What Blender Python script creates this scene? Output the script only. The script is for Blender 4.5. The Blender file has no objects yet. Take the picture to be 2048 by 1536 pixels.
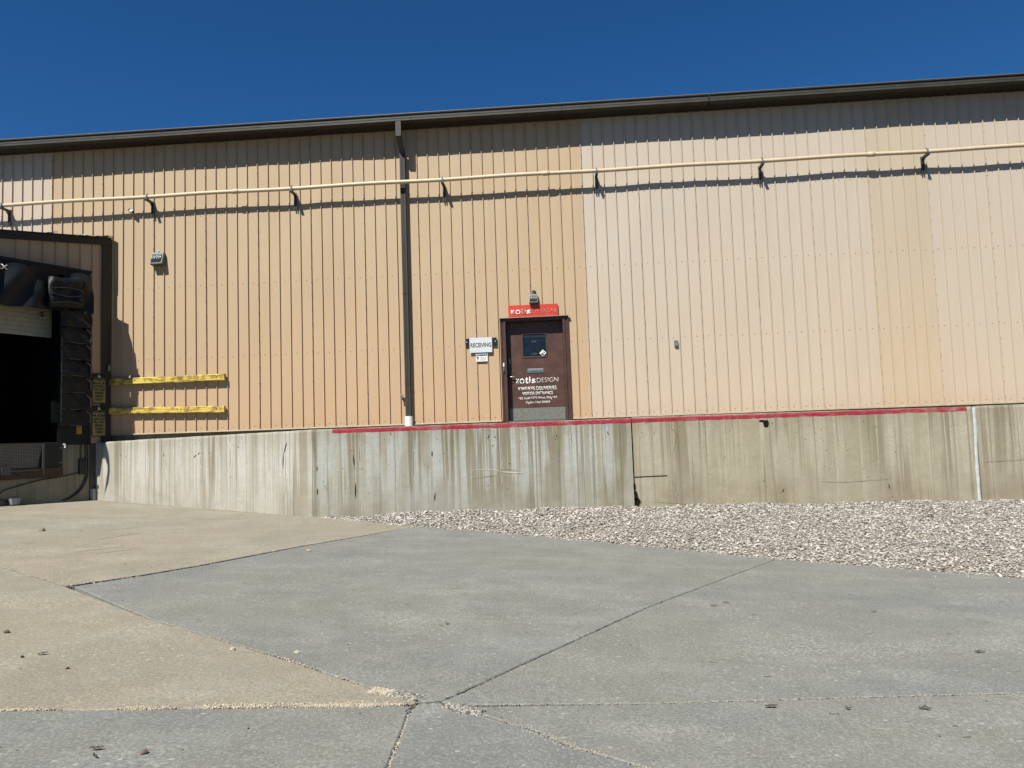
import bpy, bmesh, math, random
import numpy as np
from mathutils import Vector, Matrix, noise
random.seed(7); RNG = np.random.default_rng(11)
S = bpy.context.scene
COL = S.collection
# ------------------------------------------------------------------ camera, sky, sun
# metres; z = 0 is eye height, y = 0 is the plane of the metal siding, the camera stands 15.96 m in front of it
CAMY = -15.962
yaw, pitch, roll = -6.85e-2, 7.34e-2, -3.44e-2
fw = Vector((math.sin(yaw)*math.cos(pitch), math.cos(yaw)*math.cos(pitch), math.sin(pitch)))
r0 = Vector((math.cos(yaw), -math.sin(yaw), 0)); u0 = r0.cross(fw)
rt = r0*math.cos(roll) + u0*math.sin(roll); up = u0*math.cos(roll) - r0*math.sin(roll)
cam = bpy.data.cameras.new('camera'); co = bpy.data.objects.new('camera', cam); COL.objects.link(co)
co.matrix_world = Matrix(((rt.x, up.x, -fw.x, 0), (rt.y, up.y, -fw.y, CAMY), (rt.z, up.z, -fw.z, 0), (0, 0, 0, 1)))
cam.sensor_width = 36; cam.lens = 1500/2048*36; cam.clip_end = 2000; cam.clip_start = .05
S.camera = co
SUN = Vector((.47, 1.0, -1.37))           # direction in which the sunlight travels
elev = math.atan2(1.37, math.hypot(.47, 1)); azim = math.atan2(-.47, -1.0)   # compass angle of the sun, from +y towards +x
w = bpy.data.worlds.new('World'); S.world = w; w.use_nodes = True
nt = w.node_tree; sky = nt.nodes.new('ShaderNodeTexSky'); sky.sky_type = 'NISHITA'; sky.sun_disc = False
sky.sun_elevation = elev; sky.sun_rotation = azim; sky.altitude = 1400; sky.air_density = 1.0; sky.dust_density = 0; sky.ozone_density = 10
bg = nt.nodes['Background']; bg.inputs[1].default_value = .05
hs = nt.nodes.new('ShaderNodeHueSaturation'); hs.inputs['Saturation'].default_value = 1.15      # deep high-desert blue
nt.links.new(sky.outputs[0], hs.inputs['Color']); nt.links.new(hs.outputs[0], bg.inputs[0])
sl = bpy.data.lights.new('sun', 'SUN'); sl.energy = 5; sl.angle = math.radians(.5); sl.color = (1, .95, .87)
so = bpy.data.objects.new('sun', sl); COL.objects.link(so); so.rotation_euler = SUN.to_track_quat('-Z', 'Y').to_euler()
so.location = (-10, -25, 30)
S.view_settings.view_transform = 'Standard'; S.view_settings.look = 'None'; S.view_settings.gamma = 1; S.view_settings.exposure = .85
S.view_settings.use_curve_mapping = False

# ------------------------------------------------------------------ materials
def lin(h):
    h = h.lstrip('#'); v = [int(h[i:i+2], 16)/255 for i in (0, 2, 4)]
    return tuple(((c+.055)/1.055)**2.4 if c > .04045 else c/12.92 for c in v)
def wl(h): return tuple(c/1.85 for c in lin(h))      # reflectance of a sunlit upright surface that reads as h
def gl(h): return tuple(c/2.3 for c in lin(h))       # the same for the ground
class NB:
    """small helper to chain shader nodes"""
    def __init__(s, name):
        s.m = bpy.data.materials.new(name); s.m.use_nodes = True; s.t = s.m.node_tree
        s.b = s.t.nodes['Principled BSDF']; s.tc = s.t.nodes.new('ShaderNodeTexCoord')
    def n(s, typ, **k):
        x = s.t.nodes.new(typ)
        for a, b in k.items(): setattr(x, a, b)
        return x
    def l(s, a, b): s.t.links.new(a, b)
    def coords(s, scale=(1, 1, 1), rot=(0, 0, 0), out='Object', loc=(0, 0, 0)):
        m = s.n('ShaderNodeMapping'); m.inputs['Scale'].default_value = scale; m.inputs['Rotation'].default_value = rot
        m.inputs['Location'].default_value = loc
        s.l(s.tc.outputs[out], m.inputs[0]); return m.outputs[0]
    def noise(s, scale=5, detail=4, rough=.55, vec=None, dist=0):
        x = s.n('ShaderNodeTexNoise'); x.inputs['Scale'].default_value = scale; x.inputs['Detail'].default_value = detail
        x.inputs['Roughness'].default_value = rough; x.inputs['Distortion'].default_value = dist
        s.l(vec if vec is not None else s.tc.outputs['Object'], x.inputs['Vector']); return x.outputs['Fac']
    def ramp(s, fac, *st):
        x = s.n('ShaderNodeValToRGB'); e = x.color_ramp.elements
        while len(e) < len(st): e.new(.5)
        for i, (p, c) in enumerate(st):
            e[i].position = p; e[i].color = (c, c, c, 1) if isinstance(c, (int, float)) else (*c, 1)
        s.l(fac, x.inputs[0]); return x.outputs[0]
    def mix(s, fac, a, b, mode='MIX'):
        x = s.n('ShaderNodeMix'); x.data_type = 'RGBA'; x.blend_type = mode
        if isinstance(fac, (int, float)): x.inputs[0].default_value = fac
        else: s.l(fac, x.inputs[0])
        for i, v in ((6, a), (7, b)):
            if isinstance(v, tuple): x.inputs[i].default_value = (*v, 1)
            else: s.l(v, x.inputs[i])
        return x.outputs[2]
    def math(s, op, a, b=None, c=None, clamp=False):
        x = s.n('ShaderNodeMath'); x.operation = op; x.use_clamp = clamp
        for i, v in enumerate((a, b, c)):
            if v is None: continue
            if isinstance(v, (int, float)): x.inputs[i].default_value = v
            else: s.l(v, x.inputs[i])
        return x.outputs[0]
    def xyz(s, out='Object'):
        x = s.n('ShaderNodeSeparateXYZ'); s.l(s.tc.outputs[out], x.inputs[0]); return x.outputs
    def bump(s, h, strength=.3, dist=.01, prev=None):
        x = s.n('ShaderNodeBump'); x.inputs['Strength'].default_value = strength; x.inputs['Distance'].default_value = dist
        s.l(h, x.inputs['Height'])
        if prev is not None: s.l(prev, x.inputs['Normal'])
        return x.outputs[0]
    def done(s, col=None, rough=.6, metal=0, normal=None, spec=.5):
        if col is not None:
            if isinstance(col, tuple): s.b.inputs['Base Color'].default_value = (*col, 1)
            else: s.l(col, s.b.inputs['Base Color'])
        if isinstance(rough, (int, float)): s.b.inputs['Roughness'].default_value = rough
        else: s.l(rough, s.b.inputs['Roughness'])
        s.b.inputs['Metallic'].default_value = metal; s.b.inputs['Specular IOR Level'].default_value = spec
        if normal is not None: s.l(normal, s.b.inputs['Normal'])
        return s.m

def paint(name, col, var=.12, rough=.5, metal=0, grime=None, scale=9, spec=.4, bump=.05):
    col = tuple(c*.65 for c in col); grime = tuple(c*.65 for c in grime) if grime else None
    b = NB(name); n1 = b.noise(scale, 5); n2 = b.noise(scale*7, 3)
    dark = tuple(c*(1-var*1.6) for c in col); lite = tuple(min(1, c*(1+var)) for c in col)
    c = b.ramp(n1, (.3, dark), (.7, lite))
    if grime: c = b.mix(b.ramp(n2, (.48, 0), (.75, .55)), c, grime)
    return b.done(c, b.math('ADD', b.math('MULTIPLY', n1, .2), rough-.1), metal, b.bump(n2, bump, .004), spec)

def siding_mat(name, c1, c2, low):
    b = NB(name); X = b.xyz()
    n1 = b.noise(1, 4, .55, b.coords((1.1, 1, .42))); n2 = b.noise(1, 3, .6, b.coords((.35, 1, .3), loc=(3, 0, 5)))
    c = b.mix(b.ramp(n1, (.32, 0), (.68, 1)), c1, c2)
    # dust that collects on the lower metres of the siding
    h = b.math('SUBTRACT', 1, b.math('DIVIDE', b.math('SUBTRACT', X[2], .3), 4.6), clamp=True)
    h = b.math('MULTIPLY', h, b.ramp(n2, (.25, .35), (.7, 1)))
    c = b.mix(h, c, low)
    st = b.noise(1, 4, .6, b.coords((26, 1, .5)))
    c = b.mix(b.math('MULTIPLY', b.ramp(st, (.52, 0), (.8, 1)), .16), c, tuple(v*.62 for v in low))
    sp = b.noise(38, 2, .5)
    c = b.mix(b.math('MULTIPLY', b.ramp(sp, (.66, 0), (.74, 1)), .10), c, tuple(v*.5 for v in low))
    foot = b.math('SUBTRACT', 1, b.math('DIVIDE', b.math('SUBTRACT', X[2], .38), .4), clamp=True)
    c = b.mix(b.math('MULTIPLY', b.math('MULTIPLY', foot, b.ramp(b.noise(14, 4), (.35, 0), (.7, 1))), .30), c, lin('#8a6a48'))
    return b.done(c, b.math('ADD', b.math('MULTIPLY', n1, .15), .5), 0, b.bump(b.noise(3.2, 3), .10, .02), .3)

M = {}
M['siding_tan'] = siding_mat('siding_tan', wl('#d3bc99'), wl('#ceb593'), wl('#d8b691'))
M['siding_pale'] = siding_mat('siding_pale', wl('#d7ccb9'), wl('#d8c9b5'), wl('#ddc9b0'))
M['siding_warm'] = siding_mat('siding_warm', wl('#d5c7af'), wl('#d1c2a9'), wl('#dcc5a6'))
M['siding_rose'] = siding_mat('siding_rose', wl('#dccbb8'), wl('#d8c7b2'), wl('#dac5ac'))
M['dark_metal'] = paint('dark_bronze_metal', lin('#403f39'), .10, .5, 0, lin('#4c4a43'), 3, .3)
M['gutter'] = paint('gutter_metal', lin('#46443c'), .12, .5, 0, lin('#36322b'), 2.2, .3)
M['brown_trim'] = paint('brown_trim_metal', lin('#2e251d'), .12, .5, 0, None, 5)
M['roof_edge'] = paint('roof_edge_metal', lin('#8f8d83'), .06, .4, .3)
M['pipe'] = paint('pipe_cream_paint', lin('#d3c2a4'), .05, .5, 0, lin('#bda783'), 5)
M['flash'] = paint('base_flashing', lin('#b3a68e'), .12, .5, 0, lin('#7a6c55'), 12)
M['steel'] = paint('galvanised_steel', lin('#8b908f'), .15, .38, .6, lin('#5a5c58'), 20)
M['bracket'] = paint('bracket_steel', lin('#5c605e'), .2, .42, .5, lin('#3a3733'), 24)
M['screw'] = paint('screw_rust', lin('#3d2c1e'), .3, .6, .2)
M['door'] = paint('door_brown_paint', lin('#53382c'), .16, .45, 0, lin('#6b4f42'), 4, .4)
M['frame'] = paint('frame_brown_paint', lin('#4c342a'), .14, .45, 0, lin('#664a3e'), 6, .4)
M['cap'] = paint('drip_cap', lin('#8b7460'), .15, .5)
M['white_vinyl'] = paint('white_vinyl_print', lin('#f4f3ee'), .05, .5)
M['grey_vinyl'] = paint('worn_letter', lin('#9b8f8b'), .12, .5)
M['white'] = paint('white_plastic', lin('#f3f3ee'), .06, .4)
M['sign_white'] = paint('sign_white', lin('#d6dcde'), .03, .38, 0, lin('#cbd1d0'), 8)
M['black'] = paint('black_plastic', lin('#161616'), .2, .45)
M['black_print'] = paint('black_print', lin('#131315'), .1, .6)
M['blue'] = paint('blue_print', lin('#2f4678'), .08, .45)
M['red'] = paint('red_sign_face', lin('#d2452f'), .06, .4, 0, None, 5)
M['kick'] = paint('kick_plate_steel', lin('#85857c'), .14, .42, .35, lin('#a5a59b'), 14)
M['brass'] = paint('mail_slot_aluminium', lin('#a9b0b3'), .1, .3, .7)
M['rubber'] = paint('black_rubber', lin('#1b1b1b'), .25, .62)
M['olive'] = paint('conduit_box_paint', lin('#6f7d76'), .1, .5)
M['overdoor'] = paint('overhead_door_panel', lin('#a3a08c'), .08, .5, 0, lin('#8a8371'), 6)
M['lamp_body'] = paint('lamp_housing', lin('#676a68'), .08, .4, .1)
M['rust'] = paint('rusty_steel', lin('#4a3a2d'), .3, .7, .2, lin('#6a4a30'), 12)
M['tag'] = paint('yellow_tag', lin('#b08e35'), .2, .6)
M['caution'] = paint('caution_cream', lin('#a39a62'), .1, .55, 0, lin('#6f6a4a'), 10)
M['dark_room'] = paint('dark_interior', (.006, .006, .006), .2, .9, spec=.05)  # near-black colour takes the place of missing light indoors
M['caulk'] = paint('white_caulk', lin('#cdd3d2'), .1, .7, 0, lin('#8f9088'), 14, bump=.4)
M['leaf'] = paint('dry_dark_leaf', lin('#5e574b'), .3, .8)
M['paper'] = paint('paper_cup', lin('#9c9aa0'), .08, .7)

def glass_mat():
    b = NB('door_glass'); n = b.noise(14, 4)
    c = b.ramp(n, (.35, (.003, .004, .004)), (.75, (.010, .013, .013)))
    return b.done(c, .12, 0, b.bump(b.noise(3, 2), .05, .01), .5)
M['glass'] = glass_mat()
def lens_mat():
    b = NB('lamp_lens'); X = b.xyz('Generated'); w_ = b.math('SINE', b.math('MULTIPLY', X[0], 95))
    c = b.mix(b.ramp(w_, (.2, 0), (.8, 1)), (.012, .014, .014), (.05, .056, .056))
    c = b.mix(b.ramp(X[2], (.45, 0), (1, .85)), c, (.16, .175, .185))
    return b.done(c, .18, 0, b.bump(w_, .4, .01), .6)
M['lens'] = lens_mat()
def vinyl_mat():
    b = NB('black_dock_vinyl'); n = b.noise(3, 4); f = b.noise(26, 3)
    c = b.ramp(n, (.3, (.0022, .0034, .0042)), (.75, (.006, .0088, .0105)))
    c = b.mix(b.ramp(f, (.6, 0), (.8, .4)), c, (.014, .017, .019))
    return b.done(c, b.ramp(n, (.3, .48), (.7, .62)), 0, b.bump(b.noise(9, 3, .5, b.coords((1, 1, .5))), .10, .02), .25)
M['vinyl'] = vinyl_mat()
def wood_mat():
    b = NB('chipped_yellow_timber')
    g = b.noise(1, 5, .65, b.coords((2.4, 1, 30)), 1.2); g2 = b.noise(1, 5, .65, b.coords((7, 3, 42), loc=(4, 2, 0)), .6)
    wood = b.ramp(g2, (.3, wl('#7a6430')), (.5, wl('#a88c3c')), (.75, wl('#c2ab74')))
    yel = b.ramp(g, (.3, wl('#dcbc48')), (.6, wl('#f4dc6a')))
    m = b.ramp(b.math('ADD', b.math('MULTIPLY', g, .55), b.math('MULTIPLY', b.noise(7, 4), .45)), (.47, 0), (.53, 1))
    return b.done(b.mix(m, wood, yel), .6, 0, b.bump(g2, .5, .008), .3)
M['timber'] = wood_mat()
M['matte'] = paint('matte_black_fabric', (.005, .0065, .007), .2, .9, spec=.02)
M['binding'] = paint('grey_binding', lin('#555a5d'), .15, .6)
def alu_diamond():
    b = NB('diamond_plate'); X = b.xyz()
    p = b.math('MULTIPLY', b.math('SINE', b.math('MULTIPLY', b.math('ADD', X[1], X[2]), 110)), b.math('SINE', b.math('MULTIPLY', b.math('SUBTRACT', X[1], X[2]), 110)))
    c = b.mix(b.ramp(p, (.2, 0), (.5, 1)), lin('#4c4943'), lin('#86827a'))
    return b.done(c, .5, .3, b.bump(p, .8, .01), .5)
M['diamond'] = alu_diamond()

WSTREAK = [-9.32, -8.02, -7.1, -6.35, -5.05, -3.62, -2.66, -1.12, .10, 3.55]
def cast_wall(name, base, light, stain, red=(0, 0), strong=1.0, ztop=.2925, lines=True):
    b = NB(name); X = b.xyz(); x, z = X[0], X[2]
    big = b.noise(1, 4, .6, b.coords((.8, .8, .5)))
    c = b.mix(b.ramp(big, (.3, 0), (.7, 1)), base, tuple(v*1.12 for v in base))
    depth = b.math('SUBTRACT', ztop, z)                      # metres below the top
    # broad stains that run down
    s1 = b.noise(1, 3, .5, b.coords((2.6, 2.6, .16), loc=(7, 0, 2)))
    c = b.mix(b.math('MULTIPLY', b.ramp(s1, (.49, 0), (.55, 1)), .85*strong), c, stain)
    # pale mineral runs, several widths, with ragged ends
    for sx, loc, thr, amt, col in ((3.4, 1, .51, .80, light), (9, 5, .54, .72, light), (21, 9, .57, .62, tuple(min(1, v*1.1) for v in light))):
        s = b.noise(1, 3, .55, b.coords((sx, sx, .22), loc=(loc, loc, 0)))
        ln = b.noise(1, 1, .5, b.coords((sx*1.4, sx*1.4, .01), loc=(loc, 3, 1)))
        fade = b.math('SUBTRACT', 1, b.math('DIVIDE', depth, b.math('ADD', .15, b.math('MULTIPLY', ln, 2.2))), clamp=True)
        c = b.mix(b.math('MULTIPLY', b.math('MULTIPLY', b.ramp(s, (thr, 0), (thr+.045, 1)), b.ramp(fade, (0, .15), (.3, 1))), amt*strong), c, col)
    # thin dark runs
    s = b.noise(1, 3, .55, b.coords((17, 17, .18), loc=(2, 6, 4)))
    c = b.mix(b.math('MULTIPLY', b.ramp(s, (.57, 0), (.63, 1)), .6*strong), c, tuple(v*.55 for v in stain))
    if lines:   # board joints left by the formwork
        wob = b.math('MULTIPLY', b.math('SUBTRACT', b.noise(1, 3, .6, b.coords((1, 1, 4))), .5), .05)
        xs = b.math('ADD', x, wob); acc = None; acc2 = None
        for v in WSTREAK:
            d = b.math('ABSOLUTE', b.math('SUBTRACT', xs, v))
            k = b.math('LESS_THAN', d, .006); k2 = b.math('LESS_THAN', d, .022)
            acc = k if acc is None else b.math('MAXIMUM', acc, k); acc2 = k2 if acc2 is None else b.math('MAXIMUM', acc2, k2)
        br = b.ramp(b.noise(5, 3), (.40, 0), (.55, 1))
        c = b.mix(b.math('MULTIPLY', acc2, .35), c, light)
        c = b.mix(b.math('MULTIPLY', b.math('MULTIPLY', acc, br), .75), c, (.05, .045, .035))
    # mottle, pits
    c = b.mix(b.math('MULTIPLY', b.ramp(b.noise(46, 4, .6), (.45, 0), (.75, 1)), .35), c, tuple(v*.55 for v in base))
    vor = b.n('ShaderNodeTexVoronoi'); vor.inputs['Scale'].default_value = 9; b.l(b.tc.outputs['Object'], vor.inputs['Vector'])
    pit = b.math('MULTIPLY', b.math('LESS_THAN', vor.outputs['Distance'], .09), b.ramp(b.noise(2.2, 2), (.52, 0), (.6, 1)))
    c = b.mix(pit, c, (.05, .045, .035))
    # soil splash and grime at the foot, darker grime at the top
    foot = b.math('MULTIPLY', b.math('SUBTRACT', b.math('DIVIDE', depth, .75), .8, clamp=True), b.ramp(b.noise(4, 4), (.35, 0), (.65, 1)))
    c = b.mix(b.math('MULTIPLY', foot, .35), c, stain)
    tp = b.math('SUBTRACT', 1, b.math('DIVIDE', depth, .35), clamp=True)
    c = b.mix(b.math('MULTIPLY', b.math('MULTIPLY', tp, b.ramp(b.noise(6, 4), (.3, .2), (.6, 1))), .45*strong), c, tuple(v*.8 for v in stain))
    if red[1] > red[0]:
        ed = b.math('MULTIPLY', b.math('SUBTRACT', b.noise(11, 4), .5), .035)
        zz = b.math('ADD', depth, ed)
        mk = b.math('MULTIPLY', b.math('LESS_THAN', zz, .086), b.math('MULTIPLY', b.math('GREATER_THAN', x, red[0]), b.math('LESS_THAN', x, red[1])))
        wear = b.ramp(b.noise(1, 5, .65, b.coords((2.2, 2.2, 12))), (.30, .25), (.46, .96))
        topw = b.ramp(b.math('ADD', depth, b.math('MULTIPLY', ed, .8)), (.0, .25), (.022, 1))
        redc = b.ramp(b.noise(18, 4), (.3, wl('#9a2238')), (.7, wl('#b43348')))
        c = b.mix(b.math('MULTIPLY', b.math('MULTIPLY', mk, wear), topw), c, redc)
    low = b.math('MULTIPLY', b.math('DIVIDE', b.math('SUBTRACT', depth, .35), .9, clamp=True), b.ramp(b.noise(1.6, 4), (.35, .1), (.6, 1)))
    c = b.mix(b.math('MULTIPLY', low, .35), c, light)          # paler towards the foot
    c = b.mix(b.math('MULTIPLY', b.ramp(b.noise(11, 5, .7), (.50, 0), (.70, 1)), .28), c, tuple(v*.75 for v in base))
    bm_ = b.bump(b.noise(60, 5, .65), .35, .006); bm_ = b.bump(b.noise(5, 4), .25, .03, bm_)
    bm_ = b.bump(b.math('SUBTRACT', 1, pit), .6, .01, bm_)
    return b.done(c, .88, 0, bm_, .2)
M['wall_angled'] = cast_wall('cast_wall_angled', wl('#bfbcad'), wl('#dcdbd1'), wl('#9f937b'), strong=.85)
M['wall_grey'] = cast_wall('cast_wall_grey', wl('#aca896'), wl('#c6cac2'), wl('#8f866c'), (-4.10, 1.4), 1.0)
M['wall_tan'] = cast_wall('cast_wall_tan', wl('#b1a890'), wl('#cbc3ad'), wl('#948970'), (.5, 6.68), .85, lines=False)
M['wall_tan2'] = cast_wall('cast_wall_tan_end', wl('#b1a890'), wl('#cbc3ad'), wl('#948970'), (0, 0), .75, lines=False)
M['foundation'] = cast_wall('foundation_concrete', wl('#a09a84'), wl('#b0ac9c'), wl('#6f6752'), strong=.5, lines=False)

def slab_mat(name, base, warm, pale, seed):
    b = NB(name); L = (seed*3.1, seed*1.7, 0)
    v = b.coords(loc=L)
    n1 = b.noise(.42, 4, .6, v); n2 = b.noise(2.3, 5, .65, v); n3 = b.noise(62, 4, .7, v); n4 = b.noise(240, 2, .6, v)
    c = b.mix(b.ramp(n1, (.34, 0), (.66, 1)), base, warm)
    c = b.mix(b.math('MULTIPLY', b.ramp(n2, (.45, 0), (.70, 1)), .50), c, pale)
    c = b.mix(b.math('MULTIPLY', b.ramp(b.noise(.9, 5, .7, b.coords((1, 1, 1), loc=(9, seed, 2))), (.48, 0), (.66, 1)), .28), c, tuple(v_*.66 for v_ in base))
    sw = b.noise(1, 5, .7, b.coords((1.1, 9, 1), rot=(0, 0, .5), loc=L), 1.0)        # drag marks
    c = b.mix(b.math('MULTIPLY', b.ramp(sw, (.58, 0), (.68, 1)), .24), c, tuple(v_*.55 for v_ in base))
    c = b.mix(b.math('MULTIPLY', b.ramp(n3, (.38, 1), (.52, 0)), .48), c, tuple(v_*.55 for v_ in base))
    c = b.mix(b.math('MULTIPLY', b.ramp(n3, (.54, 0), (.66, 1)), .55), c, tuple(min(1, v_*1.3) for v_ in pale))
    c = b.mix(b.math('MULTIPLY', b.ramp(n4, (.42, 1), (.6, 0)), .26), c, tuple(v_*.45 for v_ in base))
    vor = b.n('ShaderNodeTexVoronoi'); vor.inputs['Scale'].default_value = 13; b.l(v, vor.inputs['Vector'])
    fl = b.math('MULTIPLY', b.math('LESS_THAN', vor.outputs['Distance'], .15), b.ramp(b.noise(1.3, 3, .5, v), (.50, 0), (.56, 1)))
    c = b.mix(b.math('MULTIPLY', fl, .55), c, tuple(min(1, v_*1.35) for v_ in pale))
    XY = b.xyz(); ln_ = b.math('ADD', b.math('MULTIPLY', XY[0], .36), b.math('MULTIPLY', XY[1], -.93))
    ln_ = b.math('ADD', ln_, b.math('MULTIPLY', b.noise(.5, 2), .5))
    tr = b.ramp(b.math('PINGPONG', b.math('ADD', ln_, seed*.37), .95), (.0, 1), (.14, .6), (.2, 0))
    c = b.mix(b.math('MULTIPLY', b.math('MULTIPLY', tr, b.ramp(b.noise(.8, 4, .6), (.40, 0), (.65, 1))), .16), c, tuple(v_*.6 for v_ in base))
    patch = b.ramp(b.noise(1, 5, .65, b.coords((.8, 1.3, 1), rot=(0, 0, .35), loc=(seed, 5, 1))), (.50, 0), (.64, 1))
    fk = b.ramp(b.noise(46, 3, .65, v), (.50, 0), (.60, 1))
    c = b.mix(b.math('MULTIPLY', b.math('MULTIPLY', patch, fk), .6), c, tuple(min(1, v_*1.25) for v_ in pale))
    dk = b.ramp(b.noise(1, 6, .7, b.coords((1.6, 1.1, 1), rot=(0, 0, -.4), loc=(seed*2, 1, 4))), (.56, 0), (.70, 1))
    c = b.mix(b.math('MULTIPLY', dk, .28), c, tuple(v_*.68 for v_ in base))
    bm_ = b.bump(n3, .45, .004); bm_ = b.bump(n4, .4, .002, bm_); bm_ = b.bump(n2, .2, .02, bm_)
    return b.done(c, .88, 0, bm_, .2)
GREY = (gl('#a2a5a1'), gl('#aaaa9e'), gl('#c3c5bd'))
TAN = (gl('#bcb7a4'), gl('#c4b8a0'), gl('#d6d0be'))
M['slab_dirt'] = paint('joint_dirt', lin('#3a352d'), .3, .95, 0, lin('#77705f'), 30, .1, .5)
M['ground'] = paint('yard_asphalt', lin('#6a675f'), .1, .95, 0, None, 3, .2)

def vcol_mat(name, rough=.85):
    b = NB(name); a = b.n('ShaderNodeAttribute'); a.attribute_name = 'Col'
    c = b.mix(b.math('MULTIPLY', b.ramp(b.noise(120, 3), (.4, 0), (.7, 1)), .3), a.outputs['Color'], (.1, .09, .08))
    return b.done(c, rough, 0, b.bump(b.noise(150, 3), .3, .003), .25)
M['stone'] = vcol_mat('stone_mix')

# ------------------------------------------------------------------ mesh helpers
def link(name, me, mat, parent=None, kind=None, label=None):
    o = bpy.data.objects.new(name, me); COL.objects.link(o)
    if mat is not None and not me.materials: me.materials.append(mat)
    if parent is not None: o.parent = parent
    if kind: o['kind'] = kind
    if label: o['label'] = label
    return o
def obj(name, bm, mat, parent=None, kind=None, label=None, smooth=False, base=None):
    if base is not None:
        bmesh.ops.translate(bm, verts=bm.verts, vec=-Vector(base))
    bmesh.ops.recalc_face_normals(bm, faces=bm.faces)
    me = bpy.data.meshes.new(name); bm.to_mesh(me); bm.free()
    if smooth:
        for p in me.polygons: p.use_smooth = True
    o = link(name, me, mat, parent, kind, label)
    if base is not None: o.location = base
    return o
def thing(name, label, cat, group=None, loc=(0, 0, 0)):
    o = bpy.data.objects.new(name, None); COL.objects.link(o); o.location = loc; o.empty_display_size = .2
    o['label'] = label; o['category'] = cat
    if group: o['group'] = group
    return o
def tag(o, label, cat, group=None):
    o['label'] = label; o['category'] = cat
    if group: o['group'] = group
    return o
def box(bm, x0, x1, y0, y1, z0, z1, bev=0, T=None):
    vs = [Vector((x, y, z)) for x in (x0, x1) for y in (y0, y1) for z in (z0, z1)]
    v = [bm.verts.new(T(*p) if T else p) for p in vs]
    fs = [bm.faces.new([v[i] for i in f]) for f in ((0, 1, 3, 2), (4, 6, 7, 5), (0, 4, 5, 1), (2, 3, 7, 6), (0, 2, 6, 4), (1, 5, 7, 3))]
    if bev:
        es = list({e for f in fs for e in f.edges})
        bmesh.ops.bevel(bm, geom=es, offset=bev, segments=2, affect='EDGES', profile=.6)
    return v
def tube(bm, pts, r, n=12, caps=True):
    pts = [Vector(p) for p in pts]; rings = []; prev = None
    for i, p in enumerate(pts):
        d = (pts[min(i+1, len(pts)-1)] - pts[max(i-1, 0)]).normalized()
        a = Vector((0, 0, 1)) if abs(d.z) < .9 else Vector((1, 0, 0))
        s = d.cross(a).normalized(); t = s.cross(d).normalized()
        rr = r[i] if isinstance(r, (list, tuple)) else r
        rings.append([bm.verts.new(p + (s*math.cos(2*math.pi*k/n) + t*math.sin(2*math.pi*k/n))*rr) for k in range(n)])
    for a, b in zip(rings, rings[1:]):
        for k in range(n): bm.faces.new((a[k], a[(k+1) % n], b[(k+1) % n], b[k]))
    if caps:
        bm.faces.new(rings[0]); bm.faces.new(rings[-1][::-1])
def prism(bm, poly, ax, lo, hi, T=None):
    """extrude a 2D polygon; ax='x': poly is (y,z), ax='z': poly is (x,y), ax='y': poly is (x,z)"""
    def P(a, b, t):
        p = {'x': (t, a, b), 'z': (a, b, t), 'y': (a, t, b)}[ax]
        return T(*p) if T else p
    A = [bm.verts.new(P(a, b, lo)) for a, b in poly]; B = [bm.verts.new(P(a, b, hi)) for a, b in poly]
    n = len(poly); bm.faces.new(A); bm.faces.new(B[::-1])
    for i in range(n): bm.faces.new((A[i], B[i], B[(i+1) % n], A[(i+1) % n]))
def text_mesh(s, w=None, h=None, bold=0., depth=.002, spacing=1.0, align='CENTER'):
    """text in the built-in font as a mesh in the XZ plane, scaled to width w and cap height h"""
    cu = bpy.data.curves.new('txt', 'FONT'); cu.body = s; cu.align_x = align; cu.offset = bold; cu.extrude = 0; cu.space_character = spacing
    cu.resolution_u = 4
    t = bpy.data.objects.new('txt', cu); COL.objects.link(t)
    dg = bpy.context.evaluated_depsgraph_get(); me = bpy.data.meshes.new_from_object(t.evaluated_get(dg))
    bpy.data.objects.remove(t); bpy.data.curves.remove(cu)
    n = len(me.vertices); co_ = np.empty(n*3); me.vertices.foreach_get('co', co_); co_ = co_.reshape(-1, 3)
    return me, co_
def place_text(name, s, x0, x1, z0, cap, y, mat, parent, bold=0., T=None, mirror=False, label=None, thick=.0025, ref=None):
    """lettering whose ink spans x0..x1, with baseline z0 and capital height cap, standing on the plane y"""
    me, c = text_mesh(s, bold=bold)
    mn = c[:, 0].min(); mx = c[:, 0].max()
    cap0 = ref if ref else .72
    X = (c[:, 0]-mn)/(mx-mn)
    if mirror: X = 1-X
    X = x0 + X*(x1-x0); Z = z0 + c[:, 1]/cap0*cap
    bm = bmesh.new(); bm.from_mesh(me); bpy.data.meshes.remove(me)
    bm.verts.ensure_lookup_table()
    for i, v in enumerate(bm.verts): v.co = (X[i], y, Z[i])
    r = bmesh.ops.extrude_face_region(bm, geom=list(bm.faces))
    for e in r['geom']:
        if isinstance(e, bmesh.types.BMVert): e.co.y -= thick
    if T:
        for v in bm.verts: v.co = T(*v.co)
    return obj(name, bm, mat, parent, label=label)

def smooth_path(pts, n=8):
    P = [Vector(p) for p in pts]; out = []
    for i in range(len(P)-1):
        p0 = P[max(i-1, 0)]; p1 = P[i]; p2 = P[i+1]; p3 = P[min(i+2, len(P)-1)]
        for k in range(n):
            t = k/n
            out.append(.5*((2*p1) + (p2-p0)*t + (2*p0-5*p1+4*p2-p3)*t*t + (3*p1-p0-3*p2+p3)*t**3))
    out.append(P[-1]); return out

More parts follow.
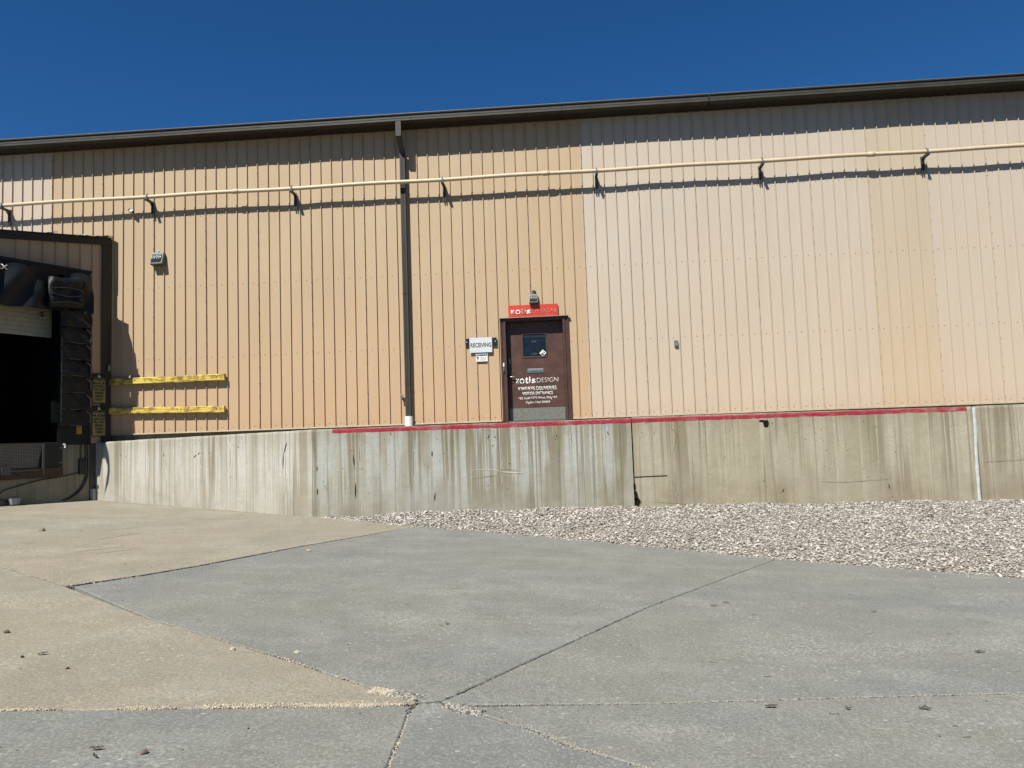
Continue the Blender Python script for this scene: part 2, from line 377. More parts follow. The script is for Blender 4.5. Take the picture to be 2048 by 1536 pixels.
# ------------------------------------------------------------------ ground
def gz(x, y):
    xc = max(-16, min(16, x)); yc = max(-30, min(4, y))
    return -1.24 - .0455*(xc+4.43) - .0064*(yc+2.96)
bm = bmesh.new()
gx = [-250, -120, -50, -25, -16, -12, -8, -4, 0, 4, 8, 12, 16, 25, 50, 120, 250]; gy = [-250, -120, -60, -30, -22, -16, -12, -8, -4, 0, 4, 12, 40, 120, 250]
G = [[bm.verts.new((x, y, gz(x, y)-.045)) for y in gy] for x in gx]
for i in range(len(gx)-1):
    for j in range(len(gy)-1): bm.faces.new((G[i][j], G[i+1][j], G[i+1][j+1], G[i][j+1]))
obj('ground', bm, M['slab_dirt'], kind='structure')

J1 = [(-2.428, -4.110), (-2.953, -5.404), (-3.424, -6.506), (-3.957, -8.067), (-4.245, -8.715), (-4.592, -9.331)]
J2a = [(-4.592, -9.331), (-3.157, -10.438), (-1.869, -11.270), (-1.057, -11.848), (-.80, -11.985)]
J2b = [(-.62, -12.06), (-.479, -12.134), (-.197, -12.327), (-.056, -12.470), (.299, -12.690), (3.5, -14.9), (9.5, -19.0)]
J3 = [(-.86, -12.03), (-.901, -12.057), (-1.890, -12.197), (-2.369, -12.268), (-2.845, -12.332), (-7.34, -12.94)]
J3r = [(-.62, -12.02), (.386, -11.892), (1.476, -11.683), (2.478, -11.503), (10.2, -10.19)]
J4 = [(-.704, -11.975), (.011, -10.670), (.649, -9.512), (2.440, -6.714)]
J5 = [(-.83, -12.06), (-.834, -12.185), (-.817, -12.378), (-.790, -12.788), (-.70, -15), (-.55, -19)]
GR = [(-4.30, -3.02), (-3.286, -3.593), (-2.428, -4.110), (-1.310, -4.60), (-.063, -5.266), (1.351, -6.041), (2.440, -6.714), (3.649, -7.218), (4.690, -7.691), (10.2, -10.19)]
J1w = [(x+d, y) for (x, y), d in zip(J1, (.008, .034, .048, .055, .066, .08))]      # the joint opens up towards its left end
slabs = [
    ('A', [(-4.30, -2.9)] + GR[1:3] + J1[1:] + [(-14, -3.02), (-14, 1), (-9, 1)], TAN, 1, {}),
    ('A2', [(-4.592, -9.331), (-14, -3.02), (-14, -13.8), (-7.34, -12.94)], TAN, 2, {}),
    ('B', [(-4.592, -9.331), (-7.34, -12.94)] + J3[::-1][1:] + J2a[::-1][:-1], TAN, 3, {}),
    ('C', J1w[::-1] + GR[3:7] + J4[::-1][1:] + J2a[::-1][:-1], GREY, 4, {'j1': .02}),
    ('D', J4 + GR[7:] + J3r[::-1][1:-1] + [(-.62, -12.012)], GREY, 5, {}),
    ('E', [(-.60, -12.035)] + J3r[1:] + [(16, -12.4), (16, -19.2), (9.5, -19.2)] + J2b[::-1][:-1], GREY, 6, {}),
    ('F', [(-.825, -12.035), (-.785, -11.995), (-.70, -11.985), (-.63, -12.02)] + J2b[1:] + [(9.5, -19.2)] + J5[::-1][:-1], GREY, 7, {}),
    ('G', J5 + [(-16, -19), (-16, -14.0)] + J3[::-1][:-1], GREY, 8, {}),
]
yard = thing('pavement', 'x', 'x'); del yard['label'], yard['category']; yard['kind'] = 'structure'
def poly_inset(pts, d):
    n = len(pts); A = sum(pts[i][0]*pts[(i+1) % n][1]-pts[(i+1) % n][0]*pts[i][1] for i in range(n))
    s = 1 if A > 0 else -1; out = []
    for i in range(n):
        p0, p1, p2 = Vector(pts[i-1]), Vector(pts[i]), Vector(pts[(i+1) % n])
        e1 = (p1-p0).normalized(); e2 = (p2-p1).normalized()
        n1 = Vector((-e1.y, e1.x))*s; n2 = Vector((-e2.y, e2.x))*s; nn = (n1+n2)
        if nn.length < 1e-4: nn = n1.copy()
        nn.normalize(); k = d/max(.4, nn.dot(n1)); out.append((p1.x+nn.x*k, p1.y+nn.y*k))
    return out
for nm, poly, cols, seed, opt in slabs:
    # subdivide edges and make them ragged
    P = []; n = len(poly)
    for i in range(n):
        a, b_ = Vector(poly[i]), Vector(poly[(i+1) % n]); L = (b_-a).length
        far = max(a.x, b_.x) < -7 or min(a.x, b_.x) > 8 or max(a.y, b_.y) < -14
        k = max(1, int(L/(.5 if far else .045)))
        for j in range(k):
            p = a.lerp(b_, j/k)
            P.append((p.x, p.y))
    g = .007
    Q1 = poly_inset(P, g); 
    def jit(p, q, amp):
        v = noise.noise(Vector((p[0]*9, p[1]*9, seed)))*.6 + noise.noise(Vector((p[0]*31, p[1]*31, seed)))*.4
        near = math.hypot(p[0]+.8, p[1]+12.0); a = amp*(1+2.0*math.exp(-(near/.35)**2))
        return (p[0]+noise.noise(Vector((p[0]*22, p[1]*22, 4+seed)))*a, p[1]+v*a)
    Qj = [jit(p, None, .008) for p in Q1]
    Qi = poly_inset(Qj, .007)
    bm = bmesh.new()
    top = [bm.verts.new((x, y, gz(x, y))) for x, y in Qi]; mid = [bm.verts.new((x, y, gz(x, y)-.006)) for x, y in Qj]; low = [bm.verts.new((x, y, gz(x, y)-.07)) for x, y in Qj]
    f = bm.faces.new(top); N = len(top)
    for i in range(N):
        j = (i+1) % N; bm.faces.new((top[i], top[j], mid[j], mid[i])); bm.faces.new((mid[i], mid[j], low[j], low[i]))
    bmesh.ops.triangulate(bm, faces=[f])
    obj('slab', bm, slab_mat('slab_concrete_'+str(seed), *cols, seed), yard, label=('tan worn concrete slab' if cols is TAN else 'grey concrete slab'))

# ------------------------------------------------------------------ loose stones (numpy mesh of many little rocks)
ico = bmesh.new(); bmesh.ops.create_icosphere(ico, subdivisions=1, radius=1); IV = np.array([v.co[:] for v in ico.verts]); IF = np.array([[v.index for v in f.verts] for f in ico.faces]); ico.free()
def stone_field(name, P, sx, flat, cols, parent=None, jag=.28, embed=.35, tilt=.35):
    n = len(P); nv = len(IV); sx = np.asarray(sx)
    V = IV[None]*(1+RNG.uniform(-jag, jag, (n, nv, 1))); sc = np.stack([sx*RNG.uniform(.7, 1.35, n), sx*RNG.uniform(.6, 1.0, n), sx*flat*RNG.uniform(.7, 1.2, n)], 1)
    V = V*sc[:, None]
    def rot(V, a, i, j):
        c, s = np.cos(a)[:, None], np.sin(a)[:, None]; x = V[:, :, i]*c-V[:, :, j]*s; y = V[:, :, i]*s+V[:, :, j]*c; V[:, :, i] = x; V[:, :, j] = y
    rot(V, RNG.normal(0, tilt, n), 0, 2); rot(V, RNG.normal(0, tilt, n), 1, 2); rot(V, RNG.uniform(0, 6.28, n), 0, 1)
    V = V + P[:, None]; V[:, :, 2] += (sc[:, 2]*(1-embed))[:, None]
    F = (IF[None] + (np.arange(n)*nv)[:, None, None]).reshape(-1, 3)
    me = bpy.data.meshes.new(name); me.vertices.add(n*nv); me.vertices.foreach_set('co', V.reshape(-1))
    me.loops.add(len(F)*3); me.loops.foreach_set('vertex_index', F.reshape(-1).astype(np.int32))
    me.polygons.add(len(F)); me.polygons.foreach_set('loop_start', np.arange(0, len(F)*3, 3, dtype=np.int32))
    me.update(calc_edges=True)
    ca = me.color_attributes.new('Col', 'FLOAT_COLOR', 'POINT'); C = np.ones((n, nv, 4)); C[:, :, :3] = cols[:, None]
    ca.data.foreach_set('color', C.reshape(-1)); me.validate()
    return link(name, me, M['stone'], parent)
def pick(n, pal, wts, var=.18):
    pal = np.array([gl(p) for p in pal])*1.35; i = RNG.choice(len(pal), n, p=np.array(wts)/sum(wts))
    return pal[i]*RNG.uniform(1-var, 1+var, (n, 1))
GRx = np.array([p[0] for p in GR]); GRy = np.array([p[1] for p in GR])
zwx = [-4.3, -3.3, -2.6, -1.5, 1.15, 6.8, 12]; zwz = [-1.25, -1.235, -1.205, -1.20, -1.206, -1.262, -1.30]
def gravel_z(x, y):
    ye = np.interp(x, GRx, GRy); ze = -1.24-.0455*(x+4.43)-.0064*(ye+2.96); s = np.clip((y-ye)/np.maximum(-2.96-ye, .05), -.2, 1)
    h = (ze*(1-s)+np.interp(x, zwx, zwz)*s)
    und = .012*np.sin(x*2.3+y*1.7)+.010*np.sin(x*5.1-y*3.3)
    return h-.012+und*np.clip(s*4, 0, 1)
N = 70000
xs = RNG.uniform(-4.3, 10.2, N*4); ys = RNG.uniform(-10.3, -2.93, N*4); ye = np.interp(xs, GRx, GRy)
ok = (ys > ye-np.abs(RNG.normal(0, .035, N*4)))
xs, ys = xs[ok][:N], ys[ok][:N]
zs = gravel_z(xs, ys)
far = np.clip((xs+4.3)/5, 0, 1)
near_w = np.clip(1-(np.abs(ys+3.3))/1.2, 0, 1)*(xs < 3)
sz = RNG.lognormal(math.log(.0140), .32, len(xs))*(1+.45*near_w*(RNG.random(len(xs)) < .4))
sz = np.clip(sz, .007, .038)
cols = pick(len(xs), ['#d2cdc1', '#bfbaae', '#e6e1d6', '#a39f96', '#bfb0a3', '#8e8a83', '#c9bca4', '#6a665f', '#b5a9a1'], [24, 20, 16, 14, 8, 10, 3, 6, 6])
P3 = np.stack([xs, ys, zs + RNG.uniform(-.004, .008, len(xs))], 1)
gb = stone_field('gravel', P3, sz*.95, .5, cols, tilt=.17); gb['kind'] = 'stuff'; tag(gb, 'bed of pale crushed rock gravel sloping up to the concrete retaining wall', 'gravel')
n = 260; sx_ = RNG.uniform(-4.2, 5.5, n); off_ = np.abs(RNG.exponential(.16, n))+.03; sy_ = np.interp(sx_, GRx, GRy)-off_
st2 = stone_field('gravel', np.stack([sx_, sy_, np.array([gz(a, b_) for a, b_ in zip(sx_, sy_)])], 1), RNG.uniform(.004, .014, n), .6, pick(n, ['#cfccc0', '#bbb8ae', '#9f9c94', '#bdaea2', '#87867f'], [5, 5, 3, 2, 2])); st2['kind'] = 'stuff'; tag(st2, 'stray gravel stones spilled from the bed onto the slabs', 'gravel')
# soil under the gravel
bm = bmesh.new(); rows_ = []
for i in range(60):
    x = -4.3+14.5*i/59; y0 = float(np.interp(x, GRx, GRy)); rows_.append([bm.verts.new((x, y0+(-2.90-y0)*j/12, float(gravel_z(np.float64(x), np.float64(y0+(-2.90-y0)*j/12)))-.008)) for j in range(13)])
for a, b_ in zip(rows_, rows_[1:]):
    for j in range(12): bm.faces.new((a[j], b_[j], b_[j+1], a[j+1]))
M['under'] = paint('gravel_fines', lin('#9a9487'), .25, .95, 0, lin('#c4bdaf'), 45, .1, .6)
obj('gravel_ground', bm, M['under'], kind='structure')

# crumbs of broken concrete along the joints
def along(path, n, spread, off=0., clump=0.):
    P = [Vector(p) for p in path]; L = [(P[i+1]-P[i]).length for i in range(len(P)-1)]; out = []
    for _ in range(n):
        t = random.random()*sum(L); i = 0
        while t > L[i] and i < len(L)-1: t -= L[i]; i += 1
        d = (P[i+1]-P[i]).normalized(); q = P[i]+d*t; k = noise.noise(Vector((q.x*3.1, q.y*3.1, 8)))+.5*noise.noise(Vector((q.x*11, q.y*11, 2)))
        if clump and random.random() > .25+clump*(k+.1)*2: continue
        q = q+Vector((-d.y, d.x))*(random.gauss(0, spread*(1+max(-.5, k)*1.5*(clump > 0)))+off)
        out.append((q.x, q.y, gz(q.x, q.y)))
    return out
cr = []; cc = []; cs = []
def crumbs(pts, pal, s0, s1, dz=0):
    for p in pts: cr.append((p[0], p[1], p[2]+dz)); cs.append(random.uniform(s0, s1))
    cc.append(pick(len(pts), pal, [1]*len(pal)))
CR = ['#cbc0a8', '#d8ceb6', '#bcb199']; GY = ['#a3a097', '#bab7ac', '#8d8a80']; TN = ['#bcae95', '#a4967e', '#cdc0a6']
crumbs(along(J3[:5], 5200, .011, -.009, 1.), CR, .0016, .0050)
crumbs(along(J3[:3], 900, .020, -.018), CR, .002, .007)
crumbs(along(J1, 520, .010, .018, 1.), TN+GY+CR, .005, .012, -.018)
crumbs(along(J1, 900, .008, -.004, 1.), TN+CR, .003, .008, -.003)
crumbs(along(J5[:4], 260, .005), GY+CR, .004, .008, -.013)
crumbs(along(J4, 260, .003), GY+CR, .002, .006, -.012)
crumbs(along(J2a, 900, .012, 0, 1.), TN+CR, .0015, .005)
crumbs(along([(-1.9, -11.25), (-1.5, -11.52)], 120, .012), TN+CR, .003, .008)
crumbs(along([(-1.10, -11.825), (-.98, -11.88)], 600, .022), CR, .003, .011, -.004)
crumbs(along([(-1.0, -11.87), (-.83, -11.95)], 900, .022), GY+['#6d6a62', '#c9c5ba'], .003, .012, -.004)
crumbs(along([(-.67, -12.03), (-.48, -12.13)], 800, .018), ['#6d6a62']+GY+['#c4c0b4'], .004, .014, -.004)
crumbs(along(J2b[:5], 900, .012, 0, 1.), GY+CR, .0015, .0045, -.001)
crumbs(along(J3r[:4], 700, .006), GY+CR, .002, .004, -.001)
crumbs(along([(-4.592, -9.331), (-5.916, -8.443)], 200, .008), CR, .002, .006)
crumbs(along([(-10.1, -.5), (-4.43, -3.05)], 500, .03), TN+GY, .003, .010)
cb = stone_field('concrete_crumbs', np.array(cr), np.array(cs), .6, np.concatenate(cc), jag=.45, embed=.55, tilt=.8); cb['kind'] = 'stuff'
tag(cb, 'crumbled concrete bits lying in and along the slab joints', 'rubble')
# ribbons lying on the slabs: cracks at the broken crossing, faint skid marks, elongated pits
def ribbons(name, lines, mat, w0, jag=.004, lab='', cat=''):
    bm = bmesh.new()
    for L in lines:
        P = smooth_path([(p[0], p[1], 0) for p in L], 10); prev = None
        for i, p in enumerate(P):
            d = (P[min(i+1, len(P)-1)]-P[max(i-1, 0)]).normalized(); nn = Vector((-d.y, d.x, 0)); k = math.sin(math.pi*(i+.5)/len(P))**.5
            c_ = p+nn*jag*(noise.noise(p*60)+noise.noise(p*23)); hw = w0*k*(1+.8*noise.noise(p*45))
            cur = [bm.verts.new((q.x, q.y, gz(q.x, q.y)+.0018)) for q in (c_+nn*hw, c_-nn*hw)]
            if prev: bm.faces.new((prev[0], cur[0], cur[1], prev[1]))
            prev = cur
    o = obj(name, bm, mat, yard, kind='stuff'); return o
ribbons('crack', [[(-.824, -11.99), (-.832, -12.05), (-.846, -12.10), (-.845, -12.17)], [(-.775, -12.02), (-.74, -11.99), (-.707, -11.977)], [(-.70, -11.99), (-.675, -12.04), (-.62, -12.09), (-.55, -12.13)], [(-.95, -11.915), (-.90, -11.95), (-.86, -11.935)], [(-1.09, -11.80), (-1.02, -11.86), (-.96, -11.88), (-.88, -11.94)], [(-.70, -12.02), (-.60, -12.05), (-.52, -12.10)]], paint('crack_shadow_dirt', lin('#39342c'), .2, .95), .0035, .010)
ribbons('skid_mark', [[(-6.72, -5.45), (-6.59, -5.1), (-6.45, -4.82)], [(-6.24, -6.37), (-6.16, -5.93), (-6.08, -5.58)], [(-5.79, -7.43), (-5.68, -7.12), (-5.49, -6.92)], [(-5.5, -7.5), (-5.35, -7.2), (-5.25, -6.95)]], paint('rubber_smear', lin('#8b8677'), .1, .9), .016, .01)
random.seed(21)
pl = []
for _ in range(46):
    x = random.uniform(-9, -3.2); y = random.uniform(-8.3, -2.6)
    if y > -3.3-.45*(x+4.4) or y < -9.3+(x+4.6)*-.67 or y < -9.3+(x+4.6)*2.2: continue
    L = random.uniform(.03, .13); a = random.gauss(1.1, .15); pl.append([(x, y), (x+L*.5*math.cos(a), y+L*.5*math.sin(a)+.004), (x+L*math.cos(a), y+L*math.sin(a))])
for _ in range(26):
    x = random.uniform(-1.5, 4.5); y = random.uniform(-12.4, -8.2); L = random.uniform(.02, .06); a = random.gauss(.1, .3); pl.append([(x, y), (x+L*.5*math.cos(a), y+L*.5*math.sin(a)), (x+L*math.cos(a), y+L*math.sin(a))])
ribbons('surface_pit', pl, paint('pit_dirt', lin('#6f6858'), .2, .95), .006, .004)
# scattered grit over the slabs
n = 900; gxs = RNG.uniform(-8, 6, n); gys = RNG.uniform(-13.5, -3.5, n); k = gys < np.interp(gxs, GRx, GRy)-.05; k &= ~((gxs < -4.3) & (gys > -3.6-.43*(gxs+4.43)))
gxs, gys = gxs[k], gys[k]
gr = stone_field('loose_grit', np.stack([gxs, gys, np.array([gz(a, b_) for a, b_ in zip(gxs, gys)])], 1), RNG.uniform(.002, .006, len(gxs)), .6, pick(len(gxs), ['#6b6459', '#a39c8e', '#4a443d', '#b9b2a3'], [3, 3, 3, 2])); gr['kind'] = 'stuff'
tag(gr, 'fine grit scattered over the concrete yard', 'grit')

# ------------------------------------------------------------------ retaining wall
ang0 = (-10.14, -.36); ang1 = (-4.47, -2.962)
RW = thing('retaining_wall', 'streaked cast concrete retaining wall with a worn red stripe along its top', 'wall', loc=(-4.4, -2.9, -1.3))
RW.location = (0, 0, 0)
def wall_section(p0, p1, z0a, z0b, z1a, z1b, th, mat, label, seed, ragl=False):
    """cast wall between two plan points with an uneven face and a rounded, chipped arris"""
    a = Vector((*p0, 0)); b_ = Vector((*p1, 0)); d = (b_-a); L = d.length; d.normalize(); nrm = Vector((d.y, -d.x, 0))   # towards the camera
    nx = max(2, int(L/.06)); 
    prof = [(.0, None), (.0, .6), (.0, .35), (.0, .12), (.0, .03), (-.006, .009), (-.018, .0), (-th*.5, 0.), (-th, 0.)]
    bm = bmesh.new(); cols_ = []
    for i in range(nx+1):
        s = i/nx; p = a.lerp(b_, s); zt = z1a+(z1b-z1a)*s; zb = z0a+(z0b-z0a)*s; c = []
        chip = max(0, noise.noise(Vector((s*L*2.2, seed, 0)))-.18)*.05 + max(0, noise.noise(Vector((s*L*9, seed, 3)))-.3)*.03
        zt2 = zt + noise.noise(Vector((s*L*.9, seed, 7)))*.006
        for off, dep in prof:
            z = zb if dep is None else zt2-dep*(1.3 if dep == .03 else 1)
            o_ = off
            if dep is not None and dep <= .03: o_ = off-chip*(.4 if dep == .03 else 1); z -= chip*(.35 if dep < .03 else 0)
            o_ += noise.noise(Vector((s*L*1.1, z*1.3, seed)))*.006
            q = p+nrm*o_; c.append(bm.verts.new((q.x, q.y, z)))
        q = p-nrm*th; c.append(bm.verts.new((q.x, q.y, zb))); cols_.append(c)
    m = len(cols_[0])
    for A, B in zip(cols_, cols_[1:]):
        for j in range(m-1): bm.faces.new((A[j], B[j], B[j+1], A[j+1]))
    bm.faces.new(cols_[0]); bm.faces.new(cols_[-1][::-1])
    return obj('wall_section', bm, mat, RW, label=label)
wall_section(ang0, ang1, -1.15, -1.4, .242, .288, .24, M['wall_angled'], 'pale angled section running back to the dock', 1)
wall_section((-4.462, -2.960), (1.128, -2.962), -1.5, -1.7, .290, .2925, .24, M['wall_grey'], 'grey section with pale vertical runs', 2)
wall_section((1.150, -2.950), (6.775, -2.950), -1.7, -1.95, .306, .283, .24, M['wall_tan'], 'tan section under the end of the red stripe', 3)
wall_section((6.83, -2.945), (13.0, -2.945), -1.95, -2.2, .286, .286, .24, M['wall_tan2'], 'tan end section without stripe', 4)
# caulk strip in the right-hand joint, wandering a little
bm = bmesh.new(); pr = []
for i in range(40):
    z = .275-1.56*i/39; wv = noise.noise(Vector((0, z*3, 2)))*.012+.02*math.sin(z*1.8); hw = .026+.010*noise.noise(Vector((5, z*6, 1)))
    pr.append([bm.verts.new((6.80+wv+k*hw, -2.955-(.014 if k == 0 else 0), z)) for k in (-1, 0, 1)])
for A, B in zip(pr, pr[1:]):
    bm.faces.new((A[0], A[1], B[1], B[0])); bm.faces.new((A[1], A[2], B[2], B[1]))
obj('caulk_strip', bm, M['caulk'], RW, smooth=True)
# stub at the foot of the dock end
bm = bmesh.new(); box(bm, -10.225, -10.10, -.47, -.36, -1.10, -.75, .012); obj('footing_stub', bm, M['wall_angled'], RW)
# gouges, tie rod and hole
M['pit'] = paint('dark_gouge', (.02, .017, .013), .3, .95, spec=.05)
bm = bmesh.new()
def wall_xy(x):
    if x < -4.47: t = (x-ang0[0])/(ang1[0]-ang0[0]); return ang0[1]+(ang1[1]-ang0[1])*t
    return -2.962 if x < 1.14 else -2.95
gouges = [(-1.33, .055, 65, .09), (-1.22, .045, 20, .06), (-1.26, -.10, 80, .06), (-.15, .03, 105, .07), (.73, .05, 115, .085), (-.98, -.42, 12, .04), (-5.05, -.02, 70, .25), (-5.1, -.25, 88, .3),
          (-6.15, .03, 30, .05), (-7.25, -.12, 40, .10), (-7.15, -.07, 60, .08), (-8.1, -.08, 85, .06), (-9.35, -.05, 80, .05), (-9.2, -.08, 75, .04), (-3.05, .17, 100, .07), (-3.72, -.28, 95, .22), (-3.70, -.8, 90, .3), (-4.38, -.4, 88, .10), (-4.38, -.8, 88, .12),
          (-2.33, -.2, 88, .12), (-2.3, -.95, 85, .16), (2.35, .15, 30, .03), (3.5, .12, 25, .03), (5.0, .1, 60, .03), (4.3, -.02, 40, .03), (5.2, .0, 40, .025), (7.9, .05, 30, .04), (8.3, -.1, 70, .03), (7.6, -.3, 50, .03), (8.6, .12, 30, .04), (3.62, -1.02, 60, .08), (5.35, -1.0, 100, .1)]
for x, z, a, L in gouges:
    y = wall_xy(x)-.0035; a = math.radians(a); d = Vector((math.cos(a), 0, math.sin(a)))*L/2; nn = Vector((-math.sin(a), 0, math.cos(a)))*min(.012, .004+L*.06)
    c0 = Vector((x, y, z)); ds = -.455 if x < -4.47 else 0
    ps = [c0-d, c0-d*.3+nn, c0+d*.4+nn*.7, c0+d, c0+d*.2-nn*.8, c0-d*.5-nn*.5]
    bm.faces.new([bm.verts.new((p.x, y+(p.x-x)*ds, p.z)) for p in ps])
g_ = obj('gouges', bm, M['pit'], RW, kind='stuff')
bm = bmesh.new(); tube(bm, [(1.14, -2.955, -.715), (1.70, -2.957, -.705)], .0065, 8); obj('tie_rod', bm, M['rust'], RW)
bm = bmesh.new(); ring = []
for k in range(20):
    a = k/20*2*math.pi; rr = 1+.25*noise.noise(Vector((math.cos(a)*2, math.sin(a)*2, 1)))
    ring.append((3.40+.048*rr*math.cos(a), .115+.062*rr*math.sin(a)))
vs = [bm.verts.new((x, -2.956, z)) for x, z in ring]; bm.faces.new(vs)
vs2 = [bm.verts.new((3.33+.05*math.cos(t), -2.9565, .165+.018*math.sin(t))) for t in np.linspace(0, 6.28, 9)[:-1]]; bm.faces.new(vs2)
obj('hole', bm, M['pit'], RW, label='broken hole near the top of the tan section')
def wz(px, py):       # photo measurements of marks on the wall face, turned into metres on that face
    x = -4.43+(px-630)*(5.564/635) if px < 1265 else 1.134+(px-1265)*(5.666/687)
    yh = 892.6+(px-630)*(-22.7/632) if px < 1262 else 869.9+(px-1262)*(-24.9/690)
    return x, (yh-py)/115.4
def marks(name, lines, mat, w0):
    bm = bmesh.new()
    for L in lines:
        P = smooth_path([(wz(*p)[0], 0, wz(*p)[1]) for p in L], 6); prev = None
        for i, p in enumerate(P):
            hw = w0*(.4+.6*math.sin(math.pi*i/(len(P)-1)))*(1+.5*noise.noise(Vector((p.x*9, i, 2)))); y = (-2.9675 if p.x < 1.14 else -2.9565)-.002
            dz = .008*noise.noise(Vector((p.x*14, p.z*14, 3)))
            cur = (bm.verts.new((p.x+(hw if abs(P[-1].z-P[0].z) > abs(P[-1].x-P[0].x) else 0), y, p.z+dz+hw)), bm.verts.new((p.x-(hw if abs(P[-1].z-P[0].z) > abs(P[-1].x-P[0].x) else 0), y, p.z+dz-hw)))
            if prev: bm.faces.new((prev[0], cur[0], cur[1], prev[1]))
            prev = cur
    obj(name, bm, mat, RW, kind='stuff')
marks('scratches', [[(946, 941), (975, 938), (1005, 942), (1050, 945)], [(1010, 944), (1030, 945), (1050, 945)]], paint('pale_scratch', lin('#e6e1d4'), .1, .9), .003)
marks('cracks', [[(948, 957), (975, 953), (1003, 950)], [(1000, 939), (1020, 938), (1040, 941)], [(1640, 958), (1690, 959), (1740, 955), (1782, 951)], [(1962, 918), (2005, 915), (2060, 911)], [(1348, 846), (1347, 856), (1356, 866), (1353, 886), (1350, 905), (1353, 925)], [(1343, 962), (1349, 972), (1345, 985), (1352, 1000)], [(1300, 1001), (1340, 1002), (1400, 1005), (1460, 1003)], [(1690, 998), (1760, 995), (1870, 992)]], paint('dark_crack', lin('#8f866f'), .2, .95), .003)
# broken corner at the foot of the middle joint
bm = bmesh.new()
for cx_, cz_, sx_, sz_ in ((1.155, -1.03, .03, .09), (1.175, -1.13, .05, .07), (1.14, -.88, .018, .08)):
    ps = []
    for k in range(12):
        a = k/12*2*math.pi; rr = 1+.5*noise.noise(Vector((math.cos(a)*3, math.sin(a)*3, cx_*9)))
        ps.append(bm.verts.new((cx_+sx_*rr*math.cos(a), -2.9665, cz_+sz_*rr*math.sin(a))))
    bm.faces.new(ps)
obj('broken_joint', bm, M['pit'], RW)
# deck behind the wall
bm = bmesh.new()
prism(bm, [(-10.0, -.2), (-9.7, -.5), (-4.4, -2.80), (13, -2.80), (13, .2), (-10.0, .2)], 'z', -.9, .235)
obj('platform_deck', bm, M['wall_tan2'], RW)

# ------------------------------------------------------------------ warehouse
WH = thing('warehouse', 'long warehouse clad in tan ribbed metal siding with a dark eave gutter', 'building')
K0 = -9.0324; PW = 1.2
def oil(x, z):
    return noise.noise(Vector((x*1.1, z*.55, 3)))*.010 + noise.noise(Vector((x*.4, z*.25, 9)))*.012 + noise.noise(Vector((x*4.3, z*.9, 5)))*.0035
DX0, DX1, DZ1 = -1.30, .148, 2.59
def panel(k):
    x0 = K0+PW*k; bm = bmesh.new(); pr = []
    for j in range(5):
        xr = x0+.24*j
        pr += [(xr-.014, 0), (xr-.005, -.032), (xr+.006, -.032), (xr+.013, 0), (xr+.07, -.0015), (xr+.12, -.002), (xr+.17, -.0015)]
    pr.append((x0+PW-.014, 0))
    for e in (DX0, DX1):
        if pr[0][0] < e < pr[-1][0]: pr.append((e, 0))
    pr.sort()
    zl = sorted(set([.405, DZ1, 6.90] + [.7+i*.31 for i in range(20)]))
    lip = -.0025 if k % 2 else 0.
    g = []
    for x, y in pr:
        g.append([bm.verts.new((x, y-.004+oil(x, z)+lip*0, z)) for z in zl])
    for i in range(len(pr)-1):
        for j in range(len(zl)-1):
            xm = (pr[i][0]+pr[i+1][0])/2; zm = (zl[j]+zl[j+1])/2
            if DX0 < xm < DX1 and zm < DZ1: continue
            bm.faces.new((g[i][j], g[i+1][j], g[i+1][j+1], g[i][j+1]))
    bmesh.ops.delete(bm, geom=[v for v in bm.verts if not v.link_faces], context='VERTS')
    m = 'siding_rose' if k <= -3 else 'siding_tan' if k <= 7 else 'siding_pale' if k <= 12 else 'siding_warm' if k == 13 else 'siding_pale'
    o = obj('siding_panel', bm, M[m], WH)
    bm = bmesh.new()
    pts = [(x0+.24*j+.12+random.uniform(-.006, .006), z+random.uniform(-.006, .006), .0085) for z in (.47, 2.03, 3.64, 5.22) for j in range(5)]
    z = .50
    while z < 6.8: pts.append((x0+.004, z+random.uniform(-.02, .02), .0075)); z += .31
    for x, z, r in pts:
        if DX0-.02 < x < DX1+.02 and z < DZ1+.05: continue
        seam = abs(x-x0-.004) < .001; y = oil(x, z)-.004-(.033 if seam else 0)
        a = [bm.verts.new((x+r*math.cos(t), y+.002, z+r*math.sin(t))) for t in (0, 1.05, 2.1, 3.14, 4.19, 5.24)]; b2 = [bm.verts.new((v.co.x, y-.006, v.co.z)) for v in a]
        bm.faces.new(b2)
        for q in range(6): bm.faces.new((a[q], a[(q+1) % 6], b2[(q+1) % 6], b2[q]))
    obj('screws', bm, M['screw'], o, kind='stuff')
for k in range(-5, 19): panel(k)
# base flashing, sheathing behind the door zone, foundation
bm = bmesh.new()
for a, b_ in ((-15.1, DX0-.03), (DX1+.03, 13.8)):
    n_ = int((b_-a)/.8)
    prism(bm, [(.02, .415), (-.040, .408), (-.046, .382), (-.040, .380), (-.034, .400), (.02, .400)], 'x', a, b_)
obj('base_flashing', bm, M['flash'], WH)
bm = bmesh.new()
box(bm, -15.1, -1.33, .095, .3, -1.0, .40); box(bm, .18, 13.8, .095, .3, -1.0, .40); obj('foundation', bm, M['foundation'], WH)
